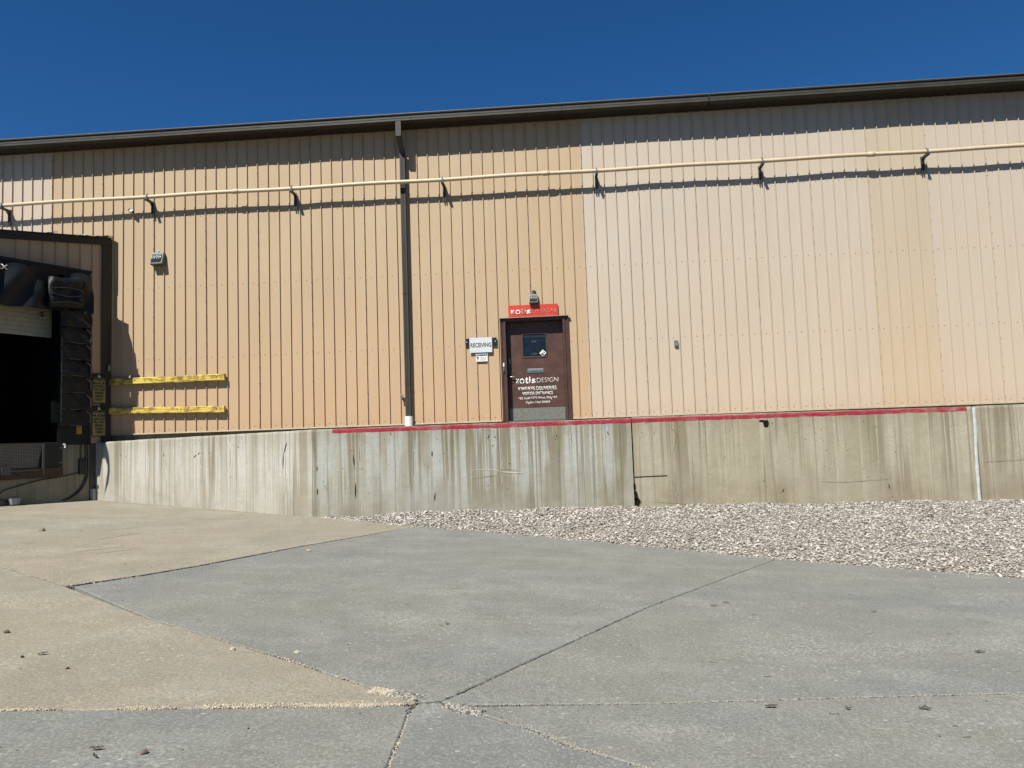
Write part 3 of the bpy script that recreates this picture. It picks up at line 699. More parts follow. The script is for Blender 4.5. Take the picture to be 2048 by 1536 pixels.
# gutter sections
gp = [(-.300, 6.909), (-.462, 6.909), (-.473, 6.918), (-.473, 6.955), (-.466, 6.962), (-.473, 6.970), (-.473, 7.006), (-.462, 7.006), (-.455, 6.94), (-.300, 6.94)]
for a, b_ in ((-15.1, -9.712), (-9.706, -3.052), (-3.046, .198), (.204, 3.262), (3.296, 8.1), (8.106, 13.8)):
    bm = bmesh.new(); n_ = max(2, int((b_-a)/.5)); dz = lambda x: .006*noise.noise(Vector((x*.5, 3, 0)))
    rings = []
    for i in range(n_+1):
        x = a+(b_-a)*i/n_; rings.append([bm.verts.new((x, y, z+dz(x))) for y, z in gp])
    for A, B in zip(rings, rings[1:]):
        for j in range(len(gp)): bm.faces.new((A[j], B[j], B[(j+1) % len(gp)], A[(j+1) % len(gp)]))
    bm.faces.new(rings[0]); bm.faces.new(rings[-1][::-1])
    obj('gutter_section', bm, M['gutter'], WH)
bm = bmesh.new(); box(bm, 3.266, 3.292, -.481, -.40, 6.890, 7.035); obj('gutter_joint', bm, M['black'], WH)
bm = bmesh.new(); prism(bm, [(-.30, 6.905), (-.30, 6.985), (.05, 6.985), (.05, 6.898), (-.01, 6.898), (-.02, 6.915), (-.16, 6.915), (-.17, 6.903)], 'x', -15.1, 13.8); obj('soffit', bm, M['brown_trim'], WH)
bm = bmesh.new(); prism(bm, [(-.500, 7.060), (-.500, 7.068), (.1, 7.12), (18, 8.6), (18, 8.5), (.1, 7.06), (-.46, 7.030)], 'x', -15.1, 13.8); obj('roof', bm, M['roof_edge'], WH)
bm = bmesh.new(); prism(bm, [(-.485, 7.058), (-.455, 7.058), (-.455, 7.000), (-.460, 7.000)], 'x', -15.1, 13.8); obj('eave_shade_strip', bm, M['black'], WH)  # black strip standing in for the shade under the roof edge
# side and rear walls so the building is a volume
bm = bmesh.new(); box(bm, -15.1, -15.0, .3, 18, -1, 7.05); box(bm, 13.7, 13.8, .3, 18, -1, 7.05); box(bm, -15.1, 13.8, 18, 18.1, -1, 8.4); obj('rear_wall', bm, M['siding_tan'], WH)
# downspout
xd0, xd1 = -3.384, -3.271
DS = None
bm = bmesh.new()
def rib_box(bm, x0, x1, y0, y1, z0, z1):
    w_ = x1-x0
    prof = [(x0, y1), (x0, y0), (x0+w_*.28, y0), (x0+w_*.33, y0+.008), (x0+w_*.42, y0+.008), (x0+w_*.47, y0), (x0+w_*.56, y0), (x0+w_*.61, y0+.008), (x0+w_*.70, y0+.008), (x0+w_*.75, y0), (x1, y0), (x1, y1)]
    prism(bm, prof, 'z', z0, z1)
rib_box(bm, xd0, xd1, -.145, -.04, .56, 6.33)
DS = obj('downspout', bm, M['dark_metal'], WH)
bm = bmesh.new(); box(bm, xd0-.002, xd1+.002, -.474, -.372, 6.585, 6.908); obj('outlet', bm, M['dark_metal'], DS)
bm = bmesh.new()
prism(bm, [(-.474, 6.585), (-.372, 6.585), (-.040, 6.33), (-.040, 6.30), (-.147, 6.30), (-.147, 6.345)], 'x', xd0, xd1); obj('elbow', bm, M['dark_metal'], DS)
for z in (5.60, 3.22, 1.26):
    bm = bmesh.new(); box(bm, xd0-.004, xd1+.004, -.150, -.036, z, z+(.06 if z > 5 else .02)); obj('sleeve', bm, M['dark_metal'] if z < 5 else M['black'], DS)
bm = bmesh.new(); tube(bm, [(-3.325, -.100, .24), (-3.325, -.100, .565)], .088, 24); obj('pipe_boot', bm, M['white'], DS, smooth=False)
# door frame
FR = None
bm = bmesh.new()
yF, yL = -.050, .150
prism(bm, [(-1.312, yF), (-1.275, yF), (-1.272, yF+.02), (-1.235, yF+.02), (-1.232, yF), (-1.192, yF), (-1.192, yL+.03), (-1.312, yL+.03)], 'z', .30, 2.52)
prism(bm, [(.160, yF), (.125, yF), (.122, yF+.02), (.085, yF+.02), (.082, yF), (.032, yF), (.032, yL+.03), (.160, yL+.03)], 'z', .30, 2.52)
box(bm, -1.312, .160, yF, yL+.03, 2.52, 2.592)
FR = obj('door_frame', bm, M['frame'], WH)
bm = bmesh.new(); prism(bm, [(-.04, 2.604), (-.095, 2.598), (-.098, 2.585), (-.092, 2.585), (-.088, 2.592), (-.04, 2.593)], 'x', -1.335, .185); obj('drip_cap', bm, M['cap'], FR)
bm = bmesh.new(); box(bm, -1.19, .03, -.03, yL+.03, .255, .385); obj('threshold', bm, M['steel'], FR)
for z, mt in ((1.545, 'white'), (1.44, 'steel')):
    bm = bmesh.new(); box(bm, -1.268, -1.238, -.075, -.048, z, z+.085, .006); obj('entry_reader' if mt == 'white' else 'strike_box', bm, M[mt], FR)
# door leaf with a window opening
Lx0, Lx1, Lz0, Lz1 = -1.188, .028, .395, 2.515
Wx0, Wx1, Wz0, Wz1 = -.835, -.345, 1.765, 2.25
bm = bmesh.new()
for a in ((Lx0, Wx0, Lz0, Lz1), (Wx1, Lx1, Lz0, Lz1), (Wx0, Wx1, Lz0, Wz0), (Wx0, Wx1, Wz1, Lz1)): box(bm, a[0], a[1], yL, yL+.045, a[2], a[3])
DR = obj('door', bm, M['door'], WH, label='brown steel entrance door with white lettering and a small window')
bm = bmesh.new(); fw_ = .028
for a in ((Wx0-fw_, Wx1+fw_, Wz0-fw_, Wz0), (Wx0-fw_, Wx1+fw_, Wz1, Wz1+fw_), (Wx0-fw_, Wx0, Wz0, Wz1), (Wx1, Wx1+fw_, Wz0, Wz1)): box(bm, a[0], a[1], yL-.012, yL+.002, a[2], a[3], .004)
obj('window_frame', bm, M['frame'], DR)
bm = bmesh.new(); box(bm, Wx0+.002, Wx1-.002, yL+.014, yL+.02, Wz0+.002, Wz1-.002); obj('window_pane', bm, M['glass'], DR)
bm = bmesh.new(); box(bm, Wx0+.002, Wx1-.002, yL+.006, yL+.0135, Wz1-.075, Wz1-.002); obj('blue_bar', bm, paint('dark_blue_bar', lin('#1c2637'), .1, .4), DR)  # dark blue bar across the top of the pane
def sticker(bm, cx_, cz_, r, y, t=.003, T=None):
    prism(bm, [(cx_, cz_+r), (cx_+r, cz_), (cx_, cz_-r), (cx_-r, cz_)], 'y', y, y-t, T)
bm = bmesh.new(); sticker(bm, -.415, 1.835, .075, yL+.0135); st_ = obj('diamond_sticker', bm, M['white'], DR)
bm = bmesh.new(); sticker(bm, -.385, 1.838, .017, yL+.0102, .001)
prism(bm, [(-.46, 1.822), (-.425, 1.835), (-.40, 1.815), (-.39, 1.79), (-.415, 1.772), (-.43, 1.79)], 'y', yL+.0102, yL+.0092)
prism(bm, [(-.44, 1.85), (-.39, 1.862), (-.395, 1.852), (-.438, 1.843)], 'y', yL+.0102, yL+.0092); obj('sticker_print', bm, M['black_print'], DR)
for z0_, w_ in ((2.07, .10), (1.80, .12)):
    bm = bmesh.new()
    for i in range(3): box(bm, -.60-w_/2, -.60+w_/2, yL+.0128, yL+.0138, z0_+i*.018, z0_+i*.018+.007)
    obj('faint_notice', bm, paint('faded_print', lin('#4a4f4e'), .2, .6), DR)
bm = bmesh.new(); box(bm, -.760, -.415, yL-.014, yL-.0005, 1.410, 1.500, .006); MS = obj('mail_slot', bm, M['brass'], DR)
bm = bmesh.new(); box(bm, -.728, -.447, yL-.022, yL-.0145, 1.435, 1.475, .004); obj('mail_flap', bm, M['steel'], DR)
bm = bmesh.new(); box(bm, Lx0+.012, Lx1-.004, yL-.004, yL-.0005, Lz0, .656); obj('kick_plate', bm, M['kick'], DR)
bm = bmesh.new(); box(bm, -1.165, -1.115, yL-.035, yL-.0005, 1.63, 1.75, .012); tube(bm, [(-1.14, yL-.036, 1.69), (-1.14, yL-.05, 1.69)], .017, 12); obj('keypad_lock', bm, M['steel'], DR)
bm = bmesh.new(); box(bm, -1.17, -1.04, yL-.008, yL-.0005, 1.20, 1.46, .003); obj('lock_plate', bm, M['frame'], DR)
bm = bmesh.new(); tube(bm, [(-1.13, yL-.008, 1.335), (-1.13, yL-.06, 1.335)], .014, 10); tube(bm, smooth_path([(-1.135, yL-.06, 1.335), (-1.09, yL-.065, 1.337), (-1.02, yL-.055, 1.333)], 4), .012, 10); obj('handle', bm, M['brass'], DR, smooth=True)
yt = yL-.0005
place_text('lettering', 'KO', -1.015, -.835, 1.180, .118, yt, M['white_vinyl'], DR, .022)
place_text('lettering', 't', -.815, -.748, 1.184, .165, yt, M['white_vinyl'], DR, .032)
place_text('lettering', 'i', -.732, -.700, 1.186, .155, yt, M['white_vinyl'], DR, .032)
place_text('lettering', 's', -.678, -.590, 1.188, .142, yt, M['white_vinyl'], DR, .032)
place_text('lettering', 'DESIGN', -.565, -.105, 1.196, .108, yt, M['white_vinyl'], DR, -.017)
def words(txt, x0, x1, z0, cap, bold):
    ws = txt.split(' '); n = len(txt)-1; mm = []
    for q in ws:
        me, c = text_mesh(q, bold=bold); mm.append(c[:, 0].max()-c[:, 0].min()); bpy.data.meshes.remove(me)
    sp = .30; k = (x1-x0)/(sum(mm)+sp*(len(ws)-1)); x = x0
    for q, m_ in zip(ws, mm):
        place_text('lettering', q, x, x+m_*k, z0, cap, yt, M['white_vinyl'], DR, bold); x += (m_+sp)*k
words('KWF/KPS DELIVERIES', -.968, -.148, 1.036, .080, .012)
words('VISITOR ENTRANCE', -.888, -.226, .936, .068, .012)
words('182 South 1070 West, Bldg 14A', -.966, -.138, .846, .052, .004)
words('Ogden, Utah 84404', -.820, -.302, .752, .052, .004)
# dark lobby behind the glass
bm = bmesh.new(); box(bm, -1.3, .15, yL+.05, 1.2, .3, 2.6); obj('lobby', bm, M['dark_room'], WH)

# ------------------------------------------------------------------ things on the siding
# cream pipe on brackets
PY, PZ = -.257, 5.645
PI_ = thing('wall_pipe', 'long cream pipe carried along the siding on steel brackets', 'pipe')
brx = [-12.42, -9.04, -5.76, -2.43, .88, 4.34, 7.68, 11.1]
def sag(x):
    return PZ + .008*math.sin((x-.88)/3.38*math.pi*2-1.57) + .006*noise.noise(Vector((x*.3, 1, 1)))
bm = bmesh.new(); tube(bm, [(x, PY, sag(x)) for x in np.arange(-15, 13.8, .3)], .042, 14); obj('pipe', bm, M['pipe'], PI_, smooth=True)
for x in (-7.03, -.19, 6.57):
    bm = bmesh.new(); tube(bm, [(x-.075, PY, sag(x)), (x-.07, PY, sag(x)), (x+.07, PY, sag(x)), (x+.075, PY, sag(x))], [.045, .053, .053, .045], 14); obj('coupling', bm, M['pipe'], PI_, smooth=True)
bm = bmesh.new()
zr = 5.588
box(bm, -.026, .026, -.340, -.034, zr-.030, zr); box(bm, -.026, -.020, -.34, -.034, zr-.045, zr-.030); box(bm, .020, .026, -.34, -.034, zr-.045, zr-.030)      # arm
for sx_ in (-1, 1): box(bm, *sorted((sx_*.012, sx_*.030)), -.070, -.034, zr-.36, zr-.046)       # two legs of the back channel
box(bm, -.030, .030, -.040, -.033, zr-.30, zr+.02)
prism(bm, [(-.034, zr-.20), (-.034, zr-.15), (-.15, zr-.031), (-.19, zr-.031)], 'x', -.006, .006)
BR = obj('bracket', bm, M['bracket'], PI_)
bm = bmesh.new(); tube(bm, [(-.0, PY+.050*math.cos(a), PZ-.004+.052*math.sin(a)) for a in np.linspace(-.3, math.pi+.3, 12)], .007, 6)
box(bm, -.012, .012, PY-.065, PY-.045, zr-.02, PZ+.03); box(bm, -.006, .006, PY-.01, PY+.01, PZ+.045, PZ+.075)
CL = obj('clamp', bm, M['steel'], BR)
for i, x in enumerate(brx):
    if i: 
        b2 = BR.copy(); COL.objects.link(b2); b2.parent = PI_; c2 = CL.copy(); COL.objects.link(c2); c2.parent = b2
    else: b2 = BR
    b2.location = (x, 0, 0)

def wall_light(nm, label, cx_, zb, zt, w_, d0, d1, eye):
    t = thing(nm, label, 'wall light', 'wall lights on the siding', (cx_, 0, zb))
    h = zt-zb; hw = w_/2
    bm = bmesh.new()
    # housing: sloping front, thicker at the foot
    prism(bm, [(-.01, h*.97), (-d0, h), (-d0-.015, h*.97), (-d1, h*.10), (-d1+.01, 0), (-.05, -h*.06), (-.01, h*.05)], 'x', -hw, hw)
    bmesh.ops.bevel(bm, geom=list(bm.edges), offset=.008, segments=2, affect='EDGES')
    obj('housing', bm, M['lamp_body'], t)
    bm = bmesh.new(); n = 22
    def fy(z): return -(d0+.015+(d1-d0-.015)*(h*.97-z)/(h*.87))
    za, zb_ = h*.88, h*.16; ww = hw*.84
    # ribbed lens, slightly bulging
    G2 = []
    for i in range(n+1):
        x = -ww+2*ww*i/n; r_ = .003*(i % 2)
        G2.append([bm.verts.new((x, fy(za+(zb_-za)*j/6)-.004-.016*math.sin(math.pi*j/6)-r_, za+(zb_-za)*j/6)) for j in range(7)])
    for A, B in zip(G2, G2[1:]):
        for j in range(6): bm.faces.new((A[j], B[j], B[j+1], A[j+1]))
    obj('lens', bm, M['lens'], t)
    bm = bmesh.new(); tube(bm, [(.01, -d0*.6, h*.97), (.01, -d0*.6, h*1.0+eye*.55)], .022, 10); tube(bm, [(.01, -d0*.6, h+eye*.45), (.012, -d0*.6-.03, h+eye)], [.02, .024], 10)
    obj('photocell', bm, M['steel'], t)
    if eye > .05:
        bm = bmesh.new(); box(bm, -.03, .05, -.05, -.01, h*.8, h+eye*1.1, .01); obj('mounting_bracket', bm, M['lamp_body'], t)
    return t
wall_light('wall_light', 'larger grey floodlight high on the tan siding right of the dock', -8.90, 4.135, 4.425, .275, .085, .185, .035)
wall_light('wall_light', 'small grey floodlight mounted just above the red sign over the door', -.568, 2.885, 3.08, .185, .075, .155, .085)

# red sign
t = thing('name_sign', 'long red name sign directly above the entrance door', 'sign', loc=(-.585, -.03, 2.606))
bm = bmesh.new(); box(bm, -.532, .532, -.020, -.006, 0, .256, .002); obj('panel', bm, M['red'], t)
def stx(name, s, a, b_, z, cap, mat, bold): return place_text(name, s, a, b_, z, cap, -.0205, mat, t, bold, thick=.004)
stx('letter', 'K', -.475, -.385, .062, .098, M['white_vinyl'], .03); stx('letter', 'O', -.378, -.272, .060, .098, M['white_vinyl'], .03)
stx('letter', 't', -.258, -.200, .062, .150, M['grey_vinyl'], .03); stx('letter', 'i', -.184, -.152, .062, .145, M['grey_vinyl'], .03)
stx('letter', 's', -.140, -.052, .062, .122, M['white_vinyl'], .03)
stx('letter', 'DESIGN', -.030, .480, .064, .098, M['grey_vinyl'], -.016)

# RECEIVING sign
t = thing('receiving_sign', 'white RECEIVING sign on black mounting bar left of the door', 'sign', loc=(-1.73, -.03, 1.875))
bm = bmesh.new(); box(bm, -.245, .240, -.034, -.022, 0, .322, .002); obj('panel', bm, M['sign_white'], t)
bm = bmesh.new(); box(bm, -.335, .342, -.020, -.002, .142, .312); obj('mounting_bar', bm, M['black'], t)
for x in (-.305, .315):
    bm = bmesh.new(); tube(bm, [(x, -.020, .235), (x, -.028, .235)], .010, 8); obj('bolt', bm, M['white'], t)
for x in (-.222, .215):
    bm = bmesh.new(); tube(bm, [(x, -.034, .298), (x, -.037, .298)], .006, 8); obj('rivet', bm, M['steel'], t)
place_text('lettering', 'RECEIVING', -.222, .222, .118, .092, -.0345, M['black_print'], t, .014)
t = thing('notice_sign', 'small white and blue NOTICE sign hung below the RECEIVING sign', 'sign', loc=(-1.722, -.03, 1.683))
bm = bmesh.new(); box(bm, -.128, .128, -.016, -.004, 0, .184, .002); obj('panel', bm, M['white'], t)
bm = bmesh.new(); box(bm, -.118, .118, -.0185, -.0165, .118, .176); obj('header_band', bm, M['blue'], t)
place_text('lettering', 'NOTICE', -.105, .105, .127, .040, -.019, M['white'], t, .014)
bm = bmesh.new(); prism(bm, [(-.11, .10), (-.07, .105), (-.062, .07), (-.085, .035), (-.108, .022), (-.088, .055), (-.11, .075)], 'y', -.0165, -.018)
for i, (a, b_) in enumerate(((-.04, .10), (-.02, .105), (-.045, .08), (-.03, .10))):
    for q in range(5): box(bm, a+(b_-a)*q/5, a+(b_-a)*(q+.75)/5, -.018, -.0165, .088-i*.021, .094-i*.021)
obj('small_print', bm, paint('small_print', lin('#5b625f'), .1, .6), t)

# yellow timbers
for nm, lab, zl, zr_, xr in (('bumper_timber', 'upper of the two chipped yellow timbers bolted across the siding beside the dock', 1.563, 1.572, -7.372), ('bumper_timber', 'lower of the two chipped yellow timbers just above the wall', .928, .868, -7.385)):
    xl = -10.02; bm = bmesh.new(); n = 54; G3 = []
    for i in range(n+1):
        s = i/n; x = xl+(xr-xl)*s; zc = zl+(zr_-zl)*s; c = []
        for j, (y, z) in enumerate(((-.036, -.068), (-.122, -.070), (-.130, -.058), (-.130, .0), (-.130, .058), (-.122, .070), (-.036, .068))):
            c.append(bm.verts.new((x+(noise.noise(Vector((j, zl, 2)))*.01 if i in (0, n) else 0), y+noise.noise(Vector((x*5, j*2, zl)))*.004, zc+z+noise.noise(Vector((x*7, j*3, zl+5)))*.005)))
        G3.append(c)
    for A, B in zip(G3, G3[1:]):
        for j in range(7): bm.faces.new((A[j], B[j], B[(j+1) % 7], A[(j+1) % 7]))
    bm.faces.new(G3[0]); bm.faces.new(G3[-1][::-1])
    t = thing(nm, lab, 'timber', 'yellow timbers beside the dock', (xl, 0, zl)); o = obj('beam', bm, M['timber'], t, base=(0, 0, 0)); o.location = (-xl, 0, -zl)
    for x in (-9.4, -8.35, -7.55):
        zc = zl+(zr_-zl)*(x-xl)/(xr-xl); bm = bmesh.new(); tube(bm, [(x-xl, -.130, zc-zl+.01), (x-xl, -.138, zc-zl+.01)], .013, 8); obj('bolt', bm, M['rust'], t)
# security camera
t = thing('security_camera', 'small white bullet security camera under the cream pipe at left', 'camera', loc=(-9.50, 0, 5.40))
bm = bmesh.new(); tube(bm, [(-.045, -.02, .0), (-.045, -.045, .0)], .045, 16); tube(bm, [(-.045, -.045, 0), (-.035, -.10, .0)], .014, 8); obj('mount', bm, M['white'], t)
bm = bmesh.new(); tube(bm, [(-.075, -.085, .03), (-.06, -.09, .026), (.045, -.135, -.035), (.052, -.138, -.038)], [.028, .036, .036, .030], 16); obj('body', bm, M['white'], t, smooth=True)
bm = bmesh.new(); tube(bm, [(.050, -.137, -.037), (.060, -.142, -.043)], .026, 16); obj('lens', bm, M['black'], t)
# conduit box
t = thing('conduit_box', 'tiny grey-green electrical box alone on the pale siding right of the door', 'electrical box', loc=(2.407, 0, 1.833))
bm = bmesh.new(); box(bm, -.038, .038, -.055, -.004, 0, .125, .004); obj('box', bm, M['olive'], t); bm = bmesh.new(); box(bm, -.030, .030, -.060, -.056, .012, .113, .003); obj('cover', bm, M['olive'], t)
# hose tap
t = thing('hose_tap', 'hose tap on the siding by the foot of the downspout', 'tap', loc=(-3.47, 0, .98))
bm = bmesh.new(); tube(bm, [(0, 0, 0), (0, -.07, 0)], .014, 10); tube(bm, smooth_path([(0, -.05, 0), (0, -.09, -.01), (0, -.10, -.06)], 4), .016, 10); obj('spout', bm, M['steel'], t, smooth=True)
bm = bmesh.new(); tube(bm, [(0, -.075, .02), (0, -.085, .045)], .010, 8); tube(bm, [(0, -.085, .045), (0, -.092, .052)], .036, 14); obj('handwheel', bm, M['steel'], t)

# ------------------------------------------------------------------ loading dock enclosure (face runs obliquely towards the camera)
U = Vector((-.42, -.9075, 0)).normalized(); NRM = Vector((.9075, -.42, 0)).normalized(); C0 = Vector((-10.03, -.112, 0))
def D(t_, o_, z): return C0+U*t_+NRM*o_+Vector((0, 0, z))          # along the face, outwards, up
LD = thing('loading_dock', 'shaded loading dock enclosure with black dock seal at the left edge', 'loading dock')
def ztop(t_): return 4.80-.150*t_
TE = 3.6
def dock_panel(t0, t1, z0, z1f):
    bm = bmesh.new(); pr = []
    rs = [.114+.262*i for i in range(20)]
    pr = [(t0, 0), (t1, 0)]
    for r in rs:
        if t0+.02 < r < t1-.02: pr += [(r-.013, 0), (r-.005, .022), (r+.005, .022), (r+.013, 0)]
    pr.sort()
    g = [[bm.verts.new(D(a, o_, z)) for z in (z0, (z0+z1f(a))/2, z1f(a))] for a, o_ in pr]
    for A, B in zip(g, g[1:]):
        for j in range(2): bm.faces.new((A[j], B[j], B[j+1], A[j+1]))
    return obj('siding_panel', bm, M['siding_tan'], LD)
dock_panel(.0, 1.05, .22, lambda a: ztop(a)-.05)
for a, b_ in ((1.05, 2.2), (2.2, 3.35)): dock_panel(a, b_, 3.02, lambda a: ztop(a)-.05)
dock_panel(3.35, TE, .22, lambda a: ztop(a)-.05)
bm = bmesh.new(); box(bm, 0, .165, .0235, .045, .20, 4.62, T=D); box(bm, -.022, 0.0, -.30, .045, .20, 4.70, T=D); obj('corner_trim', bm, M['brown_trim'], LD)
def fas(bm, t0, t1, o0, o1, a, b_):
    v = [bm.verts.new(D(t_, o_, ztop(t_)+dz)) for t_ in (t0, t1) for o_ in (o0, o1) for dz in (a, b_)]
    for f in ((0, 1, 3, 2), (4, 6, 7, 5), (0, 4, 5, 1), (2, 3, 7, 6), (0, 2, 6, 4), (1, 5, 7, 3)): bm.faces.new([v[i] for i in f])
bm = bmesh.new(); fas(bm, -.03, TE, -.02, .06, -.165, -.015); obj('fascia', bm, M['brown_trim'], LD)
bm = bmesh.new(); fas(bm, -.05, TE+.02, -.05, .085, -.0145, .004)
obj('roof_flashing', bm, M['black'], LD)
# torn pieces of roofing lifting at the edge
for t0, t1, lift in ((-.06, .42, .045), (.20, .62, .03), (1.18, 1.40, .035), (.55, .80, .02)):
    bm = bmesh.new(); n = 8; g = []
    for i in range(n+1):
        s = i/n; t_ = t0+(t1-t0)*s; z = ztop(t_)+.008+lift*(1-s)*abs(math.sin(s*5+t0*3))+(.02 if s < .1 else 0)
        g.append([bm.verts.new(D(t_, o_, z+dz)) for o_, dz in ((.10, -.012), (.09, .004), (-.12, .012))])
    for A, B in zip(g, g[1:]):
        for j in range(2): bm.faces.new((A[j], B[j], B[j+1], A[j+1]))
    obj('torn_flashing', bm, M['black'] if lift > .03 else M['flash'], LD)
# roof and side walls
bm = bmesh.new()
p = [D(-.02, 0, 4.79), D(TE, 0, ztop(TE)-.01), D(TE, -4.2, ztop(TE)+.10), Vector((-14.9, -.05, 4.9)), Vector((-10.05, -.05, 4.81))]
v = [bm.verts.new(q) for q in p]; v2 = [bm.verts.new(q-Vector((0, 0, .04))) for q in p]; bm.faces.new(v); bm.faces.new(v2[::-1])
for i in range(5): bm.faces.new((v[i], v2[i], v2[(i+1) % 5], v[(i+1) % 5]))
obj('roof', bm, M['roof_edge'], LD)
bm = bmesh.new(); q = [D(TE, 0, -1.2), D(TE, -4.2, -1.2), D(TE, -4.2, ztop(TE)+.05), D(TE, 0, ztop(TE)-.06)]; bm.faces.new([bm.verts.new(a) for a in q])
q = [Vector((-10.04, -.02, .2)), D(-.01, -.01, .2), D(-.01, -.01, 4.74), Vector((-10.04, -.02, 4.78))]; bm.faces.new([bm.verts.new(a) for a in q]); obj('side_wall', bm, M['siding_tan'], LD)
# interior: shallow room, coloured near-black to stand for unlit depth
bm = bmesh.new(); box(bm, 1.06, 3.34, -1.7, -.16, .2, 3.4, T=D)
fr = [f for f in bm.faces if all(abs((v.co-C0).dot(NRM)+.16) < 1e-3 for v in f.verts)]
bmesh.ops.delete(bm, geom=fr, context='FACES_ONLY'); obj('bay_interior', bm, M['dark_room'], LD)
bm = bmesh.new()
box(bm, .98, 1.07, -.16, -.002, .22, 3.10, T=D); box(bm, 3.33, 3.42, -.16, -.002, .22, 3.10, T=D); box(bm, 1.07, 3.33, -.16, -.002, 3.02, 3.10, T=D); obj('jamb', bm, M['black'], LD)
# overhead door, partly open
for z0_, z1_ in ((2.44, 2.99), (2.995, 3.30)):
    bm = bmesh.new(); pr = []
    z = z0_
    while z < z1_-.001:
        zn = min(z+.092, z1_); pr += [(-.100, z), (-.094, z+.006), (-.094, zn-.012)]; z = zn
    pr += [(-.100, z1_), (-.14, z1_), (-.14, z0_)]
    prism(bm, [(o_, z) for o_, z in pr], 'x', 1.072, 3.328, T=lambda t_, o_, z: D(t_, o_, z)); obj('overhead_door_section', bm, M['overdoor'], LD)
bm = bmesh.new(); sticker(bm, 1.375, 2.905, .062, .092, .002, T=lambda x, y, z: D(x, -y, z)); sk = obj('diamond_sticker', bm, M['black_print'], LD)
bm = bmesh.new(); prism(bm, [(1.34, 2.91), (1.365, 2.925), (1.362, 2.90), (1.345, 2.898)], 'y', .0895, .0888, T=lambda x, y, z: D(x, -y, z)); prism(bm, [(1.385, 2.91), (1.41, 2.90), (1.395, 2.89)], 'y', .0895, .0888, T=lambda x, y, z: D(x, -y, z)); obj('sticker_print', bm, M['white'], sk)
# dock seal: right-hand side pad with pleats
SO = .33
bm = bmesh.new()
box(bm, .60, 1.24, .024, SO-.03, .66, 1.64, T=D); box(bm, .60, 1.24, .024, SO-.03, 1.645, 3.85, T=D); 
def taper(bm):
    for v in bm.verts:
        if v.co.z < 1.65:
            o_ = (v.co-C0).dot(NRM); k = max(0, (v.co.z-.2)/1.45); d = o_*(1-(.25+.75*k)); v.co -= NRM*d + U*d*.55
    return bm
PAD = obj('side_pad', taper(bm), M['matte'], LD)
zt_ = 3.02; i = 0
while zt_ > .70:
    zb_ = max(zt_-.345, .62); n = 22; m_ = 12; bm = bmesh.new(); g = []
    for a in range(n+1):
        col = []
        for b2 in range(m_+1):
            s, q = a/n, b2/m_; tt = .585+.67*s; z = zt_+(zb_-zt_-.03)*q
            fold = .040*q + .055*math.exp(-((s-.15-.6*(1-q)+.06*math.sin(i*2.1))/.10)**2)*(.35+.65*q) + .03*math.exp(-((s-.75-.3*(1-q))/.12)**2) + .016*noise.noise(Vector((s*4, q*3+i, 2)))
            tt += -.03*math.sin(q*3.1)*(1-s)
            col.append(bm.verts.new(D(tt, SO-.03+fold, z)))
        g.append(col)
    for A, B in zip(g, g[1:]):
        for j in range(m_): bm.faces.new((A[j], B[j], B[j+1], A[j+1]))
    bot = [c[-1] for c in g]; back = [bm.verts.new(v_.co-NRM*.05+Vector((0, 0, .02))) for v_ in bot]
    for j in range(n): bm.faces.new((bot[j], bot[j+1], back[j+1], back[j]))
    obj('pleat', taper(bm), M['vinyl'], PAD, smooth=True)
    if zb_ < 2.6:
        bm = bmesh.new()
        for q_ in range(12):
            ta = .60+.60*q_/12; box(bm, ta, ta+.052, SO+.018, SO+.026, zb_-.022+.006*math.sin(q_*.9+i), zb_-.010+.006*math.sin(q_*.9+i), T=D)
        obj('seam_piping', taper(bm), M['binding'], PAD)
        bm = bmesh.new(); prism(bm, [(.590, zb_+.02), (.575, zb_+.20), (.60, zb_+.235), (.70, zb_+.30), (.705, zb_+.285), (.615, zb_+.205), (.612, zb_+.03)], 'y', SO+.012, SO+.028, T=lambda x, y, z: D(x, y, z))
        obj('flap_edge', taper(bm), M['binding'], PAD)
    zt_ -= .345; i += 1
bm = bmesh.new(); box(bm, 1.243, 1.256, .05, SO+.012, .66, 1.65, T=D); box(bm, 1.243, 1.256, .05, SO+.012, 1.652, 2.95, T=D); obj('edge_binding', taper(bm), M['matte'], PAD)
bm = bmesh.new()
for za, zb_ in ((.68, 1.64), (1.65, 2.45)):
    box(bm, 1.205, 1.222, SO-.02, SO+.016, za, zb_, T=D)
obj('edge_piping', taper(bm), M['binding'], PAD)
bm = bmesh.new(); box(bm, .62, .73, .061, .068, .42, .63, T=D); obj('yellow_tag', bm, M['tag'], PAD)
bm = bmesh.new(); box(bm, .42, 1.12, .024, .06, .20, .68, .01, T=D); obj('foot_pad', bm, M['vinyl'], PAD)
# head curtain with folds
bm = bmesh.new(); n = 60; m_ = 16; g = []
for a in range(n+1):
    col = []
    for b2 in range(m_+1):
        s, q = a/n, b2/m_; tt = .60+2.8*s; z = 3.86-.06*s*2.8*.3+(2.955-3.86)*q
        f1 = math.sin(6.3*s*2.2+q*2.6)*.11+math.sin(s*29-q*5)*.045+.06*noise.noise(Vector((s*7, q*2, 4)))
        col.append(bm.verts.new(D(tt, SO-.02+f1*math.sin(min(1, q*1.4)*math.pi*.75)+.05*q, z)))
    g.append(col)
for A, B in zip(g, g[1:]):
    for j in range(m_): bm.faces.new((A[j], B[j], B[j+1], A[j+1]))
HC = obj('head_curtain', bm, M['vinyl'], LD, smooth=True)
bm = bmesh.new(); v = [bm.verts.new(D(t_, o_, z-.018*(t_-.6))) for t_ in (.585, 3.42) for o_ in (.024, SO+.0) for z in (3.84, 3.90)]
